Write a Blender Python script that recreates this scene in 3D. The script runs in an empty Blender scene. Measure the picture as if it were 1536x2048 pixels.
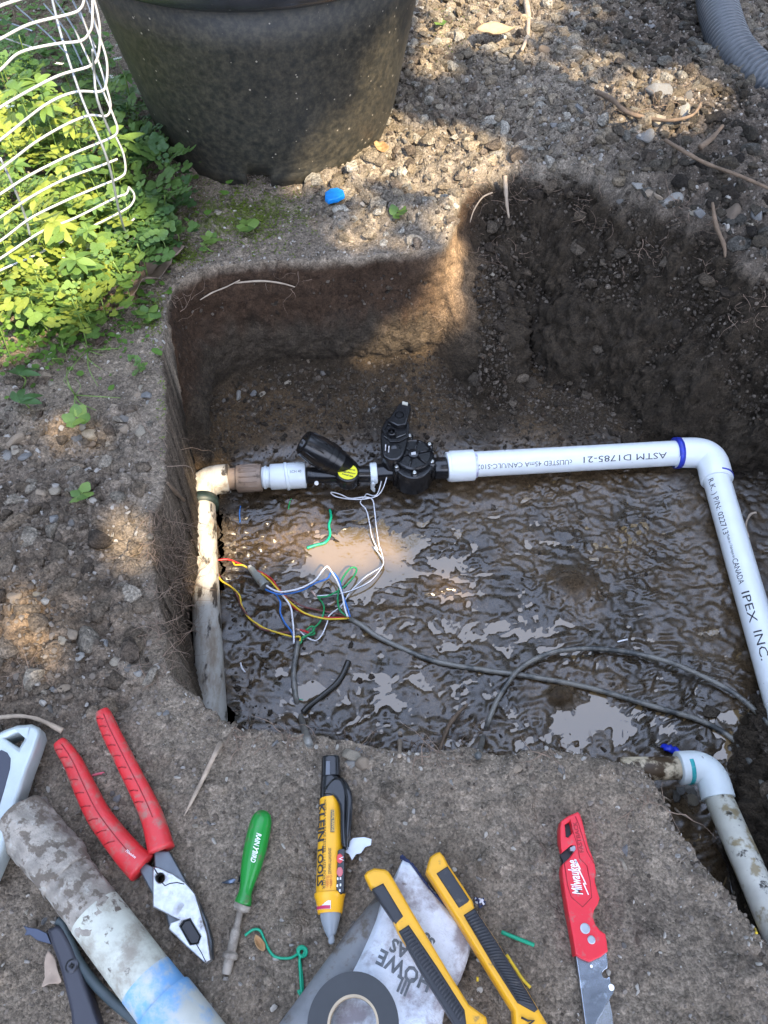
import bpy, bmesh, math, random
import numpy as np
from mathutils import Vector, Matrix
from mathutils.geometry import tessellate_polygon
rng = random.Random(7)
nr = np.random.RandomState(11)
scene = bpy.context.scene
COL = scene.collection

# ------------------------------------------------------------------ camera
H, TH, F = 0.77, math.radians(35.0), 1547.0
CT, ST = math.cos(TH), math.sin(TH)
cam_d = bpy.data.cameras.new('camera'); cam = bpy.data.objects.new('camera', cam_d); COL.objects.link(cam)
cam.location = (0, 0, H); cam.rotation_euler = (TH, 0, 0)
cam_d.sensor_fit = 'VERTICAL'; cam_d.sensor_height = 24; cam_d.lens = F/2048*24
cam_d.clip_start = 0.01; cam_d.clip_end = 500
scene.camera = cam

# ------------------------------------------------------------------ light
S = Vector((0.40, -0.54, 0.74)).normalized()        # towards the sun
world = bpy.data.worlds.new('World'); scene.world = world; world.use_nodes = True
wn = world.node_tree; wn.nodes.clear()
wo = wn.nodes.new('ShaderNodeOutputWorld'); wb = wn.nodes.new('ShaderNodeBackground'); sk = wn.nodes.new('ShaderNodeTexSky')
sk.sky_type = 'NISHITA'; sk.sun_disc = False
sk.sun_elevation = math.asin(S.z); sk.sun_rotation = math.atan2(S.x, S.y)
sk.air_density = 1.3; sk.dust_density = 3.0; sk.ozone_density = 1.0
wb.inputs[1].default_value = 0.15
vl = wn.nodes.new('ShaderNodeMix'); vl.data_type = 'RGBA'; vl.inputs[0].default_value = .62; vl.inputs[7].default_value = (7.8, 9.4, 13.4, 1)   # thin even cloud
wn.links.new(sk.outputs[0], vl.inputs[6]); wn.links.new(vl.outputs[2], wb.inputs[0]); wn.links.new(wb.outputs[0], wo.inputs[0])
sun_d = bpy.data.lights.new('sun', 'SUN'); sun = bpy.data.objects.new('sun', sun_d); COL.objects.link(sun)
sun_d.energy = 5.0; sun_d.angle = math.radians(0.5); sun_d.color = (1.0, 0.82, 0.56)
sun.rotation_euler = S.to_track_quat('Z', 'Y').to_euler(); sun.location = S*6
vs = scene.view_settings
vs.view_transform = 'Standard'; vs.look = 'None'; vs.gamma = 1; vs.use_curve_mapping = False
vs.exposure = 1.5
scene.cycles.max_bounces = 6; scene.cycles.diffuse_bounces = 3; scene.cycles.glossy_bounces = 3
scene.cycles.caustics_reflective = False; scene.cycles.caustics_refractive = False

# ------------------------------------------------------------------ pixel of the photograph -> point of the place
def ray(px, py):
    dx = (px-768.0)/F; dy = (1024.0-py)/F
    return dx, dy*CT+ST, CT-dy*ST       # x, y, downwards
def P(px, py, z=0.0):
    x, y, d = ray(px, py); t = (H-z)/d
    return Vector((x*t, y*t, z))
def rad(px, py, z, w):                  # radius of something w pixels wide there
    x, y, d = ray(px, py)
    return w/2*((H-z)/d)/F
def to_px(x, y, z):
    ax = y*ST+(H-z)*CT; up = y*CT-(H-z)*ST
    return 768+F*x/ax, 1024-F*up/ax
def Z(x0, y0, k, pts): return [(x0+p[0]/k, y0+p[1]/k)+tuple(p[2:]) for p in pts]

# ------------------------------------------------------------------ numpy noise
def hsh(ix, iy, iz, seed):
    n = (ix*374761393 + iy*668265263 + iz*2147483647 + seed*1274126177) & 0xffffffff
    n = ((n ^ (n >> 13))*1274126177) & 0xffffffff
    n = n ^ (n >> 16)
    return (n & 0xffff)/65535.0*2-1
def vn(x, y, z=None, seed=0):
    x = np.asarray(x, float); y = np.asarray(y, float)
    xi = np.floor(x).astype(np.int64); yi = np.floor(y).astype(np.int64)
    fx = x-xi; fy = y-yi; fx = fx*fx*(3-2*fx); fy = fy*fy*(3-2*fy)
    if z is None:
        a = hsh(xi, yi, 0, seed); b = hsh(xi+1, yi, 0, seed); c = hsh(xi, yi+1, 0, seed); d = hsh(xi+1, yi+1, 0, seed)
        return (a+(b-a)*fx)*(1-fy)+(c+(d-c)*fx)*fy
    z = np.asarray(z, float); zi = np.floor(z).astype(np.int64); fz = z-zi; fz = fz*fz*(3-2*fz)
    r = 0
    for k, wz in ((0, 1-fz), (1, fz)):
        a = hsh(xi, yi, zi+k, seed); b = hsh(xi+1, yi, zi+k, seed); c = hsh(xi, yi+1, zi+k, seed); d = hsh(xi+1, yi+1, zi+k, seed)
        r = r+((a+(b-a)*fx)*(1-fy)+(c+(d-c)*fx)*fy)*wz
    return r
def fbm(x, y, z=None, o=4, seed=0, g=.5):
    r = 0; a = 1; s = 1; t = 0
    for i in range(o):
        r = r+a*vn(x*s, y*s, None if z is None else z*s, seed+i*17); t += a; a *= g; s *= 2.03
    return r/t
def sst(a, b, x):
    t = np.clip((x-a)/(b-a), 0, 1); return t*t*(3-2*t)

# ------------------------------------------------------------------ materials
MATS = {}
def mat(name, col, rough=.5, metal=0, spec=.5, var=.0, vscale=40, bump=0, bscale=200, dirt=None, dscale=30, dth=.5, dsoft=.08,
        transl=0, alpha=None, stretch=None, spots=None, coat=0, ior=None, dirt2=None, d2scale=80, d2th=.6):
    if name in MATS: return MATS[name]
    m = bpy.data.materials.new(name); m.use_nodes = True; MATS[name] = m
    nt = m.node_tree; nd = nt.nodes; lk = nt.links; b = nd['Principled BSDF']
    b.inputs['Roughness'].default_value = rough; b.inputs['Metallic'].default_value = metal
    b.inputs['Specular IOR Level'].default_value = spec
    if coat: b.inputs['Coat Weight'].default_value = coat; b.inputs['Coat Roughness'].default_value = .08
    if ior: b.inputs['IOR'].default_value = ior
    tc = nd.new('ShaderNodeTexCoord'); co = tc.outputs['Object']
    if stretch:
        mp = nd.new('ShaderNodeMapping'); mp.inputs['Scale'].default_value = stretch; lk.new(co, mp.inputs[0]); co2 = mp.outputs[0]
    else: co2 = co
    def noise(sc, det=5, c=None, ro=.6):
        n = nd.new('ShaderNodeTexNoise'); n.inputs['Scale'].default_value = sc; n.inputs['Detail'].default_value = det
        n.inputs['Roughness'].default_value = ro; lk.new(c or co, n.inputs['Vector']); return n.outputs[0]
    c = nd.new('ShaderNodeRGB'); c.outputs[0].default_value = (*col, 1); cur = c.outputs[0]
    def mix(a, bcol, f):
        x = nd.new('ShaderNodeMix'); x.data_type = 'RGBA'; lk.new(f, x.inputs[0]); lk.new(a, x.inputs[6])
        if isinstance(bcol, tuple): x.inputs[7].default_value = (*bcol, 1)
        else: lk.new(bcol, x.inputs[7])
        return x.outputs[2]
    def ramp(v, th, soft):
        r = nd.new('ShaderNodeMapRange'); r.interpolation_type = 'SMOOTHSTEP'
        r.inputs[1].default_value = th-soft; r.inputs[2].default_value = th+soft; lk.new(v, r.inputs[0]); return r.outputs[0]
    if var:
        f = noise(vscale, 6, co2)
        r = nd.new('ShaderNodeMapRange'); r.inputs[1].default_value = .3; r.inputs[2].default_value = .7
        r.inputs[3].default_value = 1-var; r.inputs[4].default_value = 1+var; lk.new(f, r.inputs[0])
        v = nd.new('ShaderNodeVectorMath'); v.operation = 'SCALE'; lk.new(cur, v.inputs[0]); lk.new(r.outputs[0], v.inputs['Scale']); cur = v.outputs[0]
    if dirt:
        cur = mix(cur, dirt, ramp(noise(dscale, 8, co2, .68), dth, dsoft))
    if dirt2:
        cur = mix(cur, dirt2, ramp(noise(d2scale, 6, co2, .6), d2th, .04))
    if spots:
        vo = nd.new('ShaderNodeTexVoronoi'); vo.inputs['Scale'].default_value = spots[1]; lk.new(co, vo.inputs['Vector'])
        g = noise(8, 3); gm = nd.new('ShaderNodeMath'); gm.operation = 'MULTIPLY_ADD'; lk.new(g, gm.inputs[0]); gm.inputs[1].default_value = -.35; gm.inputs[2].default_value = .2+.05
        ad = nd.new('ShaderNodeMath'); ad.operation = 'ADD'; lk.new(vo.outputs['Distance'], ad.inputs[0]); lk.new(gm.outputs[0], ad.inputs[1])
        inv = nd.new('ShaderNodeMath'); inv.operation = 'SUBTRACT'; inv.inputs[0].default_value = 1; lk.new(ad.outputs[0], inv.inputs[1])
        cur = mix(cur, spots[0], ramp(inv.outputs[0], 1-spots[2], .02))
    lk.new(cur, b.inputs['Base Color'])
    if bump:
        bp = nd.new('ShaderNodeBump'); bp.inputs['Strength'].default_value = bump; bp.inputs['Distance'].default_value = .002
        lk.new(noise(bscale, 6, co2), bp.inputs['Height']); lk.new(bp.outputs[0], b.inputs['Normal'])
    if alpha is not None:
        b.inputs['Transmission Weight'].default_value = alpha
    if transl:
        out = nd['Material Output']; t = nd.new('ShaderNodeBsdfTranslucent'); mx = nd.new('ShaderNodeMixShader')
        lk.new(cur, t.inputs[0]); mx.inputs[0].default_value = transl; lk.new(b.outputs[0], mx.inputs[1]); lk.new(t.outputs[0], mx.inputs[2]); lk.new(mx.outputs[0], out.inputs[0])
    return m

MUD = (.045, .034, .025); SOILC = (.15, .125, .10)
M_pvc = lambda: mat('new_pvc', (.78, .82, .83), .30, var=.03, dirt=(.30, .26, .21), dscale=26, dth=.70, dsoft=.06, dirt2=(.16, .12, .09), d2scale=60, d2th=.735)
M_pvc_old = lambda: mat('old_pvc', (.48, .46, .41), .6, var=.2, vscale=14, dirt=(.24, .19, .135), dscale=34, dth=.55, dsoft=.14, stretch=(1.4, .5, 1.4), bump=.25, dirt2=(.045, .035, .026), d2scale=44, d2th=.60)
M_black = lambda: mat('black_plastic', (.010, .010, .011), .22, bump=.05, var=.2, dirt=(.05, .045, .04), dscale=60, dth=.68)
M_steel = lambda: mat('brushed_steel', (.42, .43, .44), .38, metal=.85, var=.25, vscale=120, dirt=(.10, .08, .06), dscale=70, dth=.62, dsoft=.1, bump=.1)

# ------------------------------------------------------------------ object helpers
def tag(o, label=None, cat=None, group=None, kind=None):
    for k, v in (('label', label), ('category', cat), ('group', group), ('kind', kind)):
        if v: o[k] = v
    return o
def thing(name, label, cat, loc=(0, 0, 0), group=None):
    o = bpy.data.objects.new(name, None); COL.objects.link(o); o.location = loc; o.empty_display_size = .02
    return tag(o, label, cat, group)
def link(name, me, m=None, parent=None):
    if m is not None and not me.materials: me.materials.append(m)
    o = bpy.data.objects.new(name, me); COL.objects.link(o)
    if parent is not None:
        o.parent = parent
        r = parent; off = Vector((0, 0, 0))
        while r is not None: off += Vector(r.location); r = r.parent
        me.transform(Matrix.Translation(-off))
    return o
def mk(name, V, Fc, m=None, parent=None, smooth=True, uvs=None):
    me = bpy.data.meshes.new(name); me.from_pydata([tuple(v) for v in V], [], [tuple(f) for f in Fc])
    if smooth: me.polygons.foreach_set('use_smooth', [True]*len(me.polygons))
    me.update()
    return link(name, me, m, parent)
def crom(pts, n=6):
    pts = [np.array(p, float) for p in pts]; out = []
    for i in range(len(pts)-1):
        p0 = pts[max(i-1, 0)]; p1 = pts[i]; p2 = pts[i+1]; p3 = pts[min(i+2, len(pts)-1)]
        for k in range(n):
            t = k/n; out.append(.5*((2*p1)+(-p0+p2)*t+(2*p0-5*p1+4*p2-p3)*t*t+(-p0+3*p1-3*p2+p3)*t**3))
    out.append(pts[-1]); return out
def frames(path):
    n = len(path); T = []
    for i in range(n):
        t = path[min(i+1, n-1)]-path[max(i-1, 0)]; T.append(t/(np.linalg.norm(t)+1e-12))
    N = []; up = np.array([0, 0, 1.]); 
    if abs(T[0][2]) > .9: up = np.array([0, 1., 0])
    s = np.cross(T[0], up); s /= np.linalg.norm(s)
    for t in T:
        s = s-t*np.dot(s, t); s /= np.linalg.norm(s)+1e-12; N.append((s.copy(), np.cross(s, t)))
    return T, N
def tube_data(path, ra, seg=10, rb=None, sq=2.0, caps=True, rot=0):
    path = [np.array(p, float) for p in path]; n = len(path); T, N = frames(path)
    ra = ra if hasattr(ra, '__len__') else [ra]*n; rb = ra if rb is None else (rb if hasattr(rb, '__len__') else [rb]*n)
    V = []; Fc = []
    for i in range(n):
        s, u = N[i]
        for k in range(seg):
            a = 2*math.pi*k/seg+rot; c, d = math.cos(a), math.sin(a)
            if sq != 2: c = math.copysign(abs(c)**(2/sq), c); d = math.copysign(abs(d)**(2/sq), d)
            V.append(path[i]+s*c*ra[i]+u*d*rb[i])
    for i in range(n-1):
        for k in range(seg):
            a = i*seg+k; b = i*seg+(k+1) % seg; Fc.append((a, b, b+seg, a+seg))
    if caps:
        Fc.append(tuple(range(seg))[::-1]); Fc.append(tuple((n-1)*seg+k for k in range(seg)))
    return V, Fc
def tube(name, path, r, m, parent=None, seg=10, **kw):
    V, Fc = tube_data(path, r, seg, **kw); return mk(name, V, Fc, m, parent)
def lathe(name, A, B, prof, m, parent=None, seg=32, caps=True):   # prof: (distance from A, radius); sharp steps kept by doubling
    A = np.array(A, float); B = np.array(B, float); a = (B-A)/np.linalg.norm(B-A)
    up = np.array([0, 0, 1.]) if abs(a[2]) < .9 else np.array([0, 1., 0])
    s = np.cross(a, up); s /= np.linalg.norm(s); u = np.cross(s, a)
    V = []; Fc = []
    for d, r in prof:
        for k in range(seg):
            t = 2*math.pi*k/seg; V.append(A+a*d+(s*math.cos(t)+u*math.sin(t))*r)
    for i in range(len(prof)-1):
        for k in range(seg):
            p = i*seg+k; q = i*seg+(k+1) % seg; Fc.append((p, q, q+seg, p+seg))
    if caps: Fc.append(tuple(range(seg))[::-1]); Fc.append(tuple((len(prof)-1)*seg+k for k in range(seg)))
    o = mk(name, V, Fc, m, parent); shade(o); return o
def shade(o, ang=35):
    me = o.data; bm = bmesh.new(); bm.from_mesh(me); c = math.radians(ang)
    bmesh.ops.recalc_face_normals(bm, faces=bm.faces)
    for e in bm.edges:
        if len(e.link_faces) == 2 and e.calc_face_angle(0) > c: e.smooth = False
    bm.to_mesh(me); bm.free()
def tomesh(cu, name):
    o = bpy.data.objects.new(name, cu); COL.objects.link(o)
    dg = bpy.context.evaluated_depsgraph_get(); me = bpy.data.meshes.new_from_object(o.evaluated_get(dg))
    bpy.data.objects.remove(o); me.name = name; return me
def slab(name, outline, z0, z1, m, parent=None, bevel=.001, holes=(), smooth_n=0, zmap=None):
    """solid from a pixel outline: top face at z1, down to z0, with rounded edges and holes"""
    cu = bpy.data.curves.new(name, 'CURVE'); cu.dimensions = '2D'; cu.fill_mode = 'BOTH'
    zz = z1 if zmap is None else zmap
    for poly in [outline]+list(holes):
        pts = [P(p[0], p[1], zz) for p in poly]
        if smooth_n and poly is outline:
            q = [np.array(p) for p in pts]; q = q[-1:]+q+q[:2]; cr = crom(q, smooth_n); pts = [Vector(c) for c in cr[smooth_n:-smooth_n-1]]
        sp = cu.splines.new('POLY'); sp.points.add(len(pts)-1); sp.use_cyclic_u = True
        for i, p in enumerate(pts): sp.points[i].co = (p.x, p.y, 0, 1)
    h = (z1-z0)/2; bevel = min(bevel, h*.9)
    cu.extrude = h-bevel; cu.bevel_depth = bevel; cu.offset = -bevel; cu.bevel_resolution = 2
    me = tomesh(cu, name); me.transform(Matrix.Translation((0, 0, (z0+z1)/2)))
    me.materials.clear(); o = link(name, me, m, parent)
    for p in me.polygons: p.use_smooth = True
    shade(o, 30); return o
def text_mesh(txt, size, shear=0, off=0, spacing=1, ext=0):
    cu = bpy.data.curves.new('lettering', 'FONT'); cu.body = txt; cu.size = size; cu.shear = shear; cu.offset = off; cu.space_character = spacing
    cu.resolution_u = 2; cu.extrude = ext; me = tomesh(cu, 'lettering'); me.materials.clear(); return me
def subdiv_long(me, L):
    bm = bmesh.new(); bm.from_mesh(me); bmesh.ops.triangulate(bm, faces=bm.faces)
    for _ in range(4):
        es = [e for e in bm.edges if e.calc_length() > L]
        if not es: break
        bmesh.ops.subdivide_edges(bm, edges=es, cuts=1); bmesh.ops.triangulate(bm, faces=bm.faces)
    bm.to_mesh(me); bm.free()
def wrap_text(txt, A, B, r, u0, size, phi0, m, parent, name='lettering', length=None, r1=None, **kw):
    """lettering laid round a cylinder with axis A->B; phi0 in degrees from the top"""
    me = text_mesh(txt, size, **kw); A = np.array(A); B = np.array(B); a = (B-A)/np.linalg.norm(B-A)
    e1 = np.array([0, 0, 1.]); e1 = e1-a*np.dot(e1, a); e1 /= np.linalg.norm(e1); e2 = np.cross(e1, a)
    xs_ = [v.co.x for v in me.vertices]; w = max(xs_)-min(xs_); k = 1 if length is None else length/w
    for v in me.vertices: v.co.x = (v.co.x-min(xs_))*k
    subdiv_long(me, r*.35)
    for v in me.vertices:
        f = math.radians(phi0)+(v.co.y-size*.36)/r
        q = A+a*(u0+v.co.x)+(e1*math.cos(f)+e2*math.sin(f))*(r+((r1-r)*v.co.x/(length or 1) if r1 else 0)+.00025)
        v.co = Vector(q)
    return link(name, me, m, parent)
def flat_text(txt, p0, p1, z, size, m, parent, name='lettering', zoff=0, fit=True, **kw):
    """lettering on a level face; baseline runs from pixel p0 to pixel p1"""
    a = P(*p0, z); b = P(*p1, z); d = (b-a); L = d.length; d.normalize(); n = Vector((-d.y, d.x, 0))
    me = text_mesh(txt, size, **kw); xs_ = [v.co.x for v in me.vertices]; w = max(xs_)-min(xs_); k = L/w if fit else 1
    for v in me.vertices: v.co = a+d*((v.co.x-min(xs_))*k)+n*v.co.y+Vector((0, 0, .0003+zoff))
    return link(name, me, m, parent)

# ------------------------------------------------------------------ the terrain
RIM = [(338, 610), (352, 572), (385, 545), (430, 530), (520, 521), (620, 515), (720, 511), (820, 502), (886, 492), (906, 470), (914, 425), (926, 388), (965, 366),
       (1040, 352), (1120, 368), (1200, 392), (1262, 440), (1345, 465), (1430, 500), (1536, 570), (1700, 650), (1900, 760), (2000, 1200), (1900, 2100), (1640, 2150),
       (1575, 1960), (1500, 1852), (1440, 1770), (1392, 1700), (1345, 1640), (1318, 1585), (1285, 1535), (1200, 1518), (1080, 1500), (1010, 1512), (955, 1496), (850, 1514), (790, 1500), (715, 1482),
       (640, 1470), (560, 1468), (480, 1458), (440, 1432), (400, 1396), (352, 1358), (333, 1300), (326, 1230), (312, 1150), (303, 1085), (314, 1030), (330, 990), (336, 950), (336, 880), (333, 780), (330, 680)]
RW = np.array([P(x, y, 0)[:2] for x, y in RIM])
ZW = -.262                                            # water level
def poly_sdf(x, y, poly):
    d = np.full(x.shape, 1e9); ins = np.zeros(x.shape, bool); n = len(poly)
    for i in range(n):
        ax, ay = poly[i]; bx, by = poly[(i+1) % n]
        ex, ey = bx-ax, by-ay; t = np.clip(((x-ax)*ex+(y-ay)*ey)/(ex*ex+ey*ey), 0, 1)
        d = np.minimum(d, (x-ax-ex*t)**2+(y-ay-ey*t)**2)
        if by != ay: ins ^= ((ay > y) != (by > y)) & (x < (bx-ax)*(y-ay)/(by-ay)+ax)
    d = np.sqrt(d); return np.where(ins, d, -d)
# raster of the smoothed distance to the rim
RS = .004; RX0, RX1, RY0, RY1 = -1.5, 1.6, -.6, 2.6
gx = np.arange(RX0, RX1, RS); gy = np.arange(RY0, RY1, RS); GX, GY = np.meshgrid(gx, gy)
SD = poly_sdf(GX, GY, RW)
def blur(a, k):
    for ax in (0, 1):
        for _ in range(2):
            c = np.cumsum(np.pad(a, [(k+1, k) if i == ax else (0, 0) for i in (0, 1)], mode='edge'), axis=ax)
            n = 2*k+1
            a = (c[n:, :]-c[:-n, :] if ax == 0 else c[:, n:]-c[:, :-n])/n
    return a
SD = blur(SD, 2)
SD = SD + (.005*fbm(GX*28, GY*28, o=3, seed=5)+.004*fbm(GX*9, GY*9, o=2, seed=9))
SD = blur(SD, 1)+.0035*fbm(GX*75, GY*75, o=2, seed=6)
GDY, GDX = np.gradient(blur(SD, 3), RS)
def samp(R, x, y, x0=RX0, y0=RY0, s=RS):
    u = np.clip((x-x0)/s, 0, R.shape[1]-1.001); v = np.clip((y-y0)/s, 0, R.shape[0]-1.001)
    i = u.astype(int); j = v.astype(int); fu = u-i; fv = v-j
    return (R[j, i]*(1-fu)+R[j, i+1]*fu)*(1-fv)+(R[j+1, i]*(1-fu)+R[j+1, i+1]*fu)*fv
def blob(x, y, px, py, r, z=0, rx=None):
    p = P(px, py, z); return np.exp(-(((x-p.x)/(rx or r))**2+((y-p.y)/r)**2))
def slope_w(x, y):
    w = .022+0*x
    w = w+.15*sst(915, 1010, to_px(x, y, 0)[0])*sst(1.0*P(0, 900, 0).y, P(0, 620, 0).y, y)
    w = w+.13*sst(P(1290, 0, 0).x*0+.36, .46, x)*sst(.52, .40, y)
    w = w-.095*sst(P(420, 900, 0).x, P(370, 900, 0).x, x)*sst(P(0, 640, 0).y, P(0, 760, 0).y, y)*sst(P(0, 1440, 0).y-.02, P(0, 1380, 0).y, y)
    return w
def base_out(x, y):                                   # smooth ground outside the pit
    z = .045*blob(x, y, 1250, 230, .28, rx=.35)+.05*blob(x, y, 1480, 380, .2)+.03*blob(x, y, 900, 60, .3)
    z = z+.018*blob(x, y, 60, 1180, .12)+.012*blob(x, y, 1080, 1545, .035, rx=.06)+.012*blob(x, y, 1220, 1570, .04)
    z = z+.008*blob(x, y, 880, 1530, .03)-.012*blob(x, y, 260, 1110, .05)
    z = z+.006*fbm(x*7, y*7, o=3, seed=3)
    return z
def base_in(x, y, d):                                 # smooth pit floor
    z = ZW+.0030+.0016*fbm(x*9, y*9, o=2, seed=21)
    z = z+.030*sst(.075, .0, d)*sst(P(0, 1150, ZW).y, P(0, 900, ZW).y, y)+.012*sst(.05, .0, d)
    z = z+.022*sst(P(0, 960, ZW).y, P(0, 800, ZW).y, y)
    z = z+.008*sst(P(600, 1100, ZW).x, P(440, 1100, ZW).x, x)
    z = z+.010*sst(.46, .56, x+.3*(y-.6))
    z = z-.016*blob(x, y, 715, 1120, .05, ZW, rx=.07)-.003*blob(x, y, 1180, 1430, .035, ZW, rx=.07)-.0022*blob(x, y, 1000, 1270, .04, ZW, rx=.12)-.003*blob(x, y, 800, 1380, .05, ZW, rx=.11)
    z = z-.003*blob(x, y, 1480, 1500, .05, ZW)-.003*blob(x, y, 1000, 830, .04, ZW)
    z = z+.022*blob(x, y, 1140, 1175, .021, ZW, rx=.03)+.02*blob(x, y, 1120, 1395, .012, ZW, rx=.017)
    return z
# lumps: crumbs and clods of soil on a fine raster
LS = .0016; LX0, LX1, LY0, LY1 = -1.02, 1.1, -.12, 2.2
lx = np.arange(LX0, LX1, LS); ly = np.arange(LY0, LY1, LS)
LH = np.zeros((len(ly), len(lx)), np.float32); LT = np.zeros_like(LH)
def rub_mask(x, y):
    px, py = to_px(x, y, 0)
    up = sst(520, 420, py+ .0*px)*sst(560, 720, px)*1.0
    up = np.maximum(up, sst(930, 1000, px)*sst(620, 520, py))
    left = sst(330, 220, px)*sst(760, 900, py)*sst(1500, 1440, py+.25*(px-100))
    left = np.maximum(left, .8*sst(120, 30, px)*sst(680, 760, py)*sst(1500, 1400, py))
    right = sst(1360, 1440, px-.55*(py-1600)*(py > 1600))*sst(1540, 1620, py)
    return np.clip(np.maximum.reduce([up, left, .8*right]), 0, 1)
N = 42000
cx = nr.uniform(LX0, LX1, N); cy = LY0+(LY1-LY0)*nr.rand(N)
dd = samp(SD, cx, cy); cpx, cpy = to_px(cx, cy, 0)
rm = rub_mask(cx, cy); wid = slope_w(cx, cy)
floor_dry = sst(P(0, 930, ZW).y, P(0, 830, ZW).y, cy)
order = np.argsort(nr.rand(N))
for i in order:
    d = dd[i]
    if d > 0:
        if d < wid[i]*.9 and wid[i] > .08: pr, r0, r1 = .9, .003, .010
        elif d < .12 or floor_dry[i] > .3: pr, r0, r1 = .75, .002, .0075
        else: pr, r0, r1 = .025, .002, .0045
    elif rm[i] > .3:
        pr = rm[i]; r0, r1 = (.003, .022)
        if cpx[i] < 400: r0, r1 = .004, .016
    else: pr, r0, r1 = .9, .001, .0058
    if nr.rand() > pr: continue
    r = r0+(r1-r0)*nr.rand()**2.2
    if d < 0 and rm[i] <= .3 and nr.rand() < .035: r = nr.uniform(.006, .014)
    e = .6+.4*nr.rand(); an = nr.rand()*3.14; rr = int(r*1.25/LS)+1
    ix = int((cx[i]-LX0)/LS); iy = int((cy[i]-LY0)/LS)
    a0, a1, b0, b1 = max(iy-rr, 0), min(iy+rr+1, LH.shape[0]), max(ix-rr, 0), min(ix+rr+1, LH.shape[1])
    if a1 <= a0 or b1 <= b0: continue
    yy = (ly[a0:a1]-cy[i])[:, None]; xx = (lx[b0:b1]-cx[i])[None, :]
    c, s = math.cos(an), math.sin(an); u = (xx*c+yy*s)/r; v = (-xx*s+yy*c)/(r*e)
    h = 1-(u*u+v*v)
    for k in range(3):
        t = nr.rand()*6.28; h = np.minimum(h, .62+.3*nr.rand()-(u*math.cos(t)+v*math.sin(t))*(.5+.6*nr.rand()))
    h = np.clip(h, 0, None)**.7*r*.9
    old = LH[a0:a1, b0:b1]; base = float(old[old.shape[0]//2, old.shape[1]//2])*.35
    new = np.where(h > 0, h+base, 0); mk_ = new > old
    old[mk_] = new[mk_]; LT[a0:a1, b0:b1][mk_] = nr.rand()*2-1
LHs = lambda x, y: samp(LH, x, y, LX0, LY0, LS)
LTs = lambda x, y: samp(LT, x, y, LX0, LY0, LS)
def fine_out(x, y):
    rm_ = rub_mask(x, y)
    inside = (x > LX0) & (x < LX1) & (y > LY0) & (y < LY1)
    return np.where(inside, LHs(x, y), 0)-.001 + .0016*fbm(x*60, y*60, o=3, seed=8)+.006*fbm(x*18, y*18, o=3, seed=18)+rm_*.006*fbm(x*26, y*26, o=3, seed=31)
def ridg(x, y, o, seed):
    return 1-2*np.abs(fbm(x, y, o=o, seed=seed))
def fine_in(x, y, d):
    wx = x+.012*fbm(x*30, y*30, o=2, seed=41); wy = y+.012*fbm(x*30+9, y*30, o=2, seed=42)
    wetz = .0036*fbm(wx*34, wy*58, o=2, seed=43, g=.6)+(.5+.5*sst(-.25, .3, fbm(x*11, y*11, o=2, seed=55)))*0.0037*fbm(wx*135, wy*185, o=2, seed=47, g=.45)-.0004
    return wetz+LHs(x, y)*.85
PIPES = [((402, 962), (424, 1430), -.226, .0225), ((402, 962), (1421, 905), -.226, .0225), ((1421, 905), (1600, 1540), -.226, .0235), ((1240, 1538), (1418, 1532), -.20, .022), ((1418, 1532), (1520, 1790), -.20, .022)]
def trench(x, y):                                     # the earth is dug away round the pipes
    zm = np.full(np.shape(x), 9.)
    for a, b, z, r in PIPES:
        a = P(*a, z); b = P(*b, z); ex, ey = b.x-a.x, b.y-a.y; t = np.clip(((x-a.x)*ex+(y-a.y)*ey)/(ex*ex+ey*ey), 0, 1)
        dd_ = np.hypot(x-a.x-ex*t, y-a.y-ey*t); zm = np.minimum(zm, z-r*.72+np.maximum(0, dd_-r*1.15)*2.2)
    return zm
A_, B_ = .11, .32
def pipe_gap(x, y):
    g_ = np.full(np.shape(x), 9.)
    for a, b, z, r in PIPES:
        a = P(*a, z); b = P(*b, z); ex, ey = b.x-a.x, b.y-a.y; t = np.clip(((x-a.x)*ex+(y-a.y)*ey)/(ex*ex+ey*ey), 0, 1)
        g_ = np.minimum(g_, np.hypot(x-a.x-ex*t, y-a.y-ey*t)-r)
    return g_
def terrain(x, y, fine=True):
    x = np.asarray(x, float); y = np.asarray(y, float)
    d = samp(SD, x, y); w = slope_w(x, y); zi = base_in(x, y, d); fr = np.where(w > .004, np.clip(d/np.maximum(w, .004), 0, 1), (d > 0)*1.0)
    zo = base_out(x, y)
    if fine: zo = zo+fine_out(x, y); zi = zi+fine_in(x, y, d)
    z = np.where(d <= 0, zo, zo*(1-fr)+zi*fr)
    return np.where(d > 0, np.minimum(z, trench(x, y)), z)
def gz(x, y): return float(terrain(np.array([x]), np.array([y]))[0])
def onG(px, py, off=0.0, it=12):
    z = -.1 if False else 0.0; best = None
    # march the ray down onto the terrain
    x, y, d = ray(px, py); ts = np.linspace(.45/d, (H+.34)/d, 500); X = x*ts; Y = y*ts; Zz = H-d*ts
    T0 = terrain(X, Y); below = Zz < np.where(samp(SD, X, Y) > .01, np.maximum(T0, ZW), T0)
    k = int(np.argmax(below)) if below.any() else len(ts)-1
    t = ts[k]-off*1.05/d
    return Vector((x*t, y*t, H-d*t))

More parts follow.
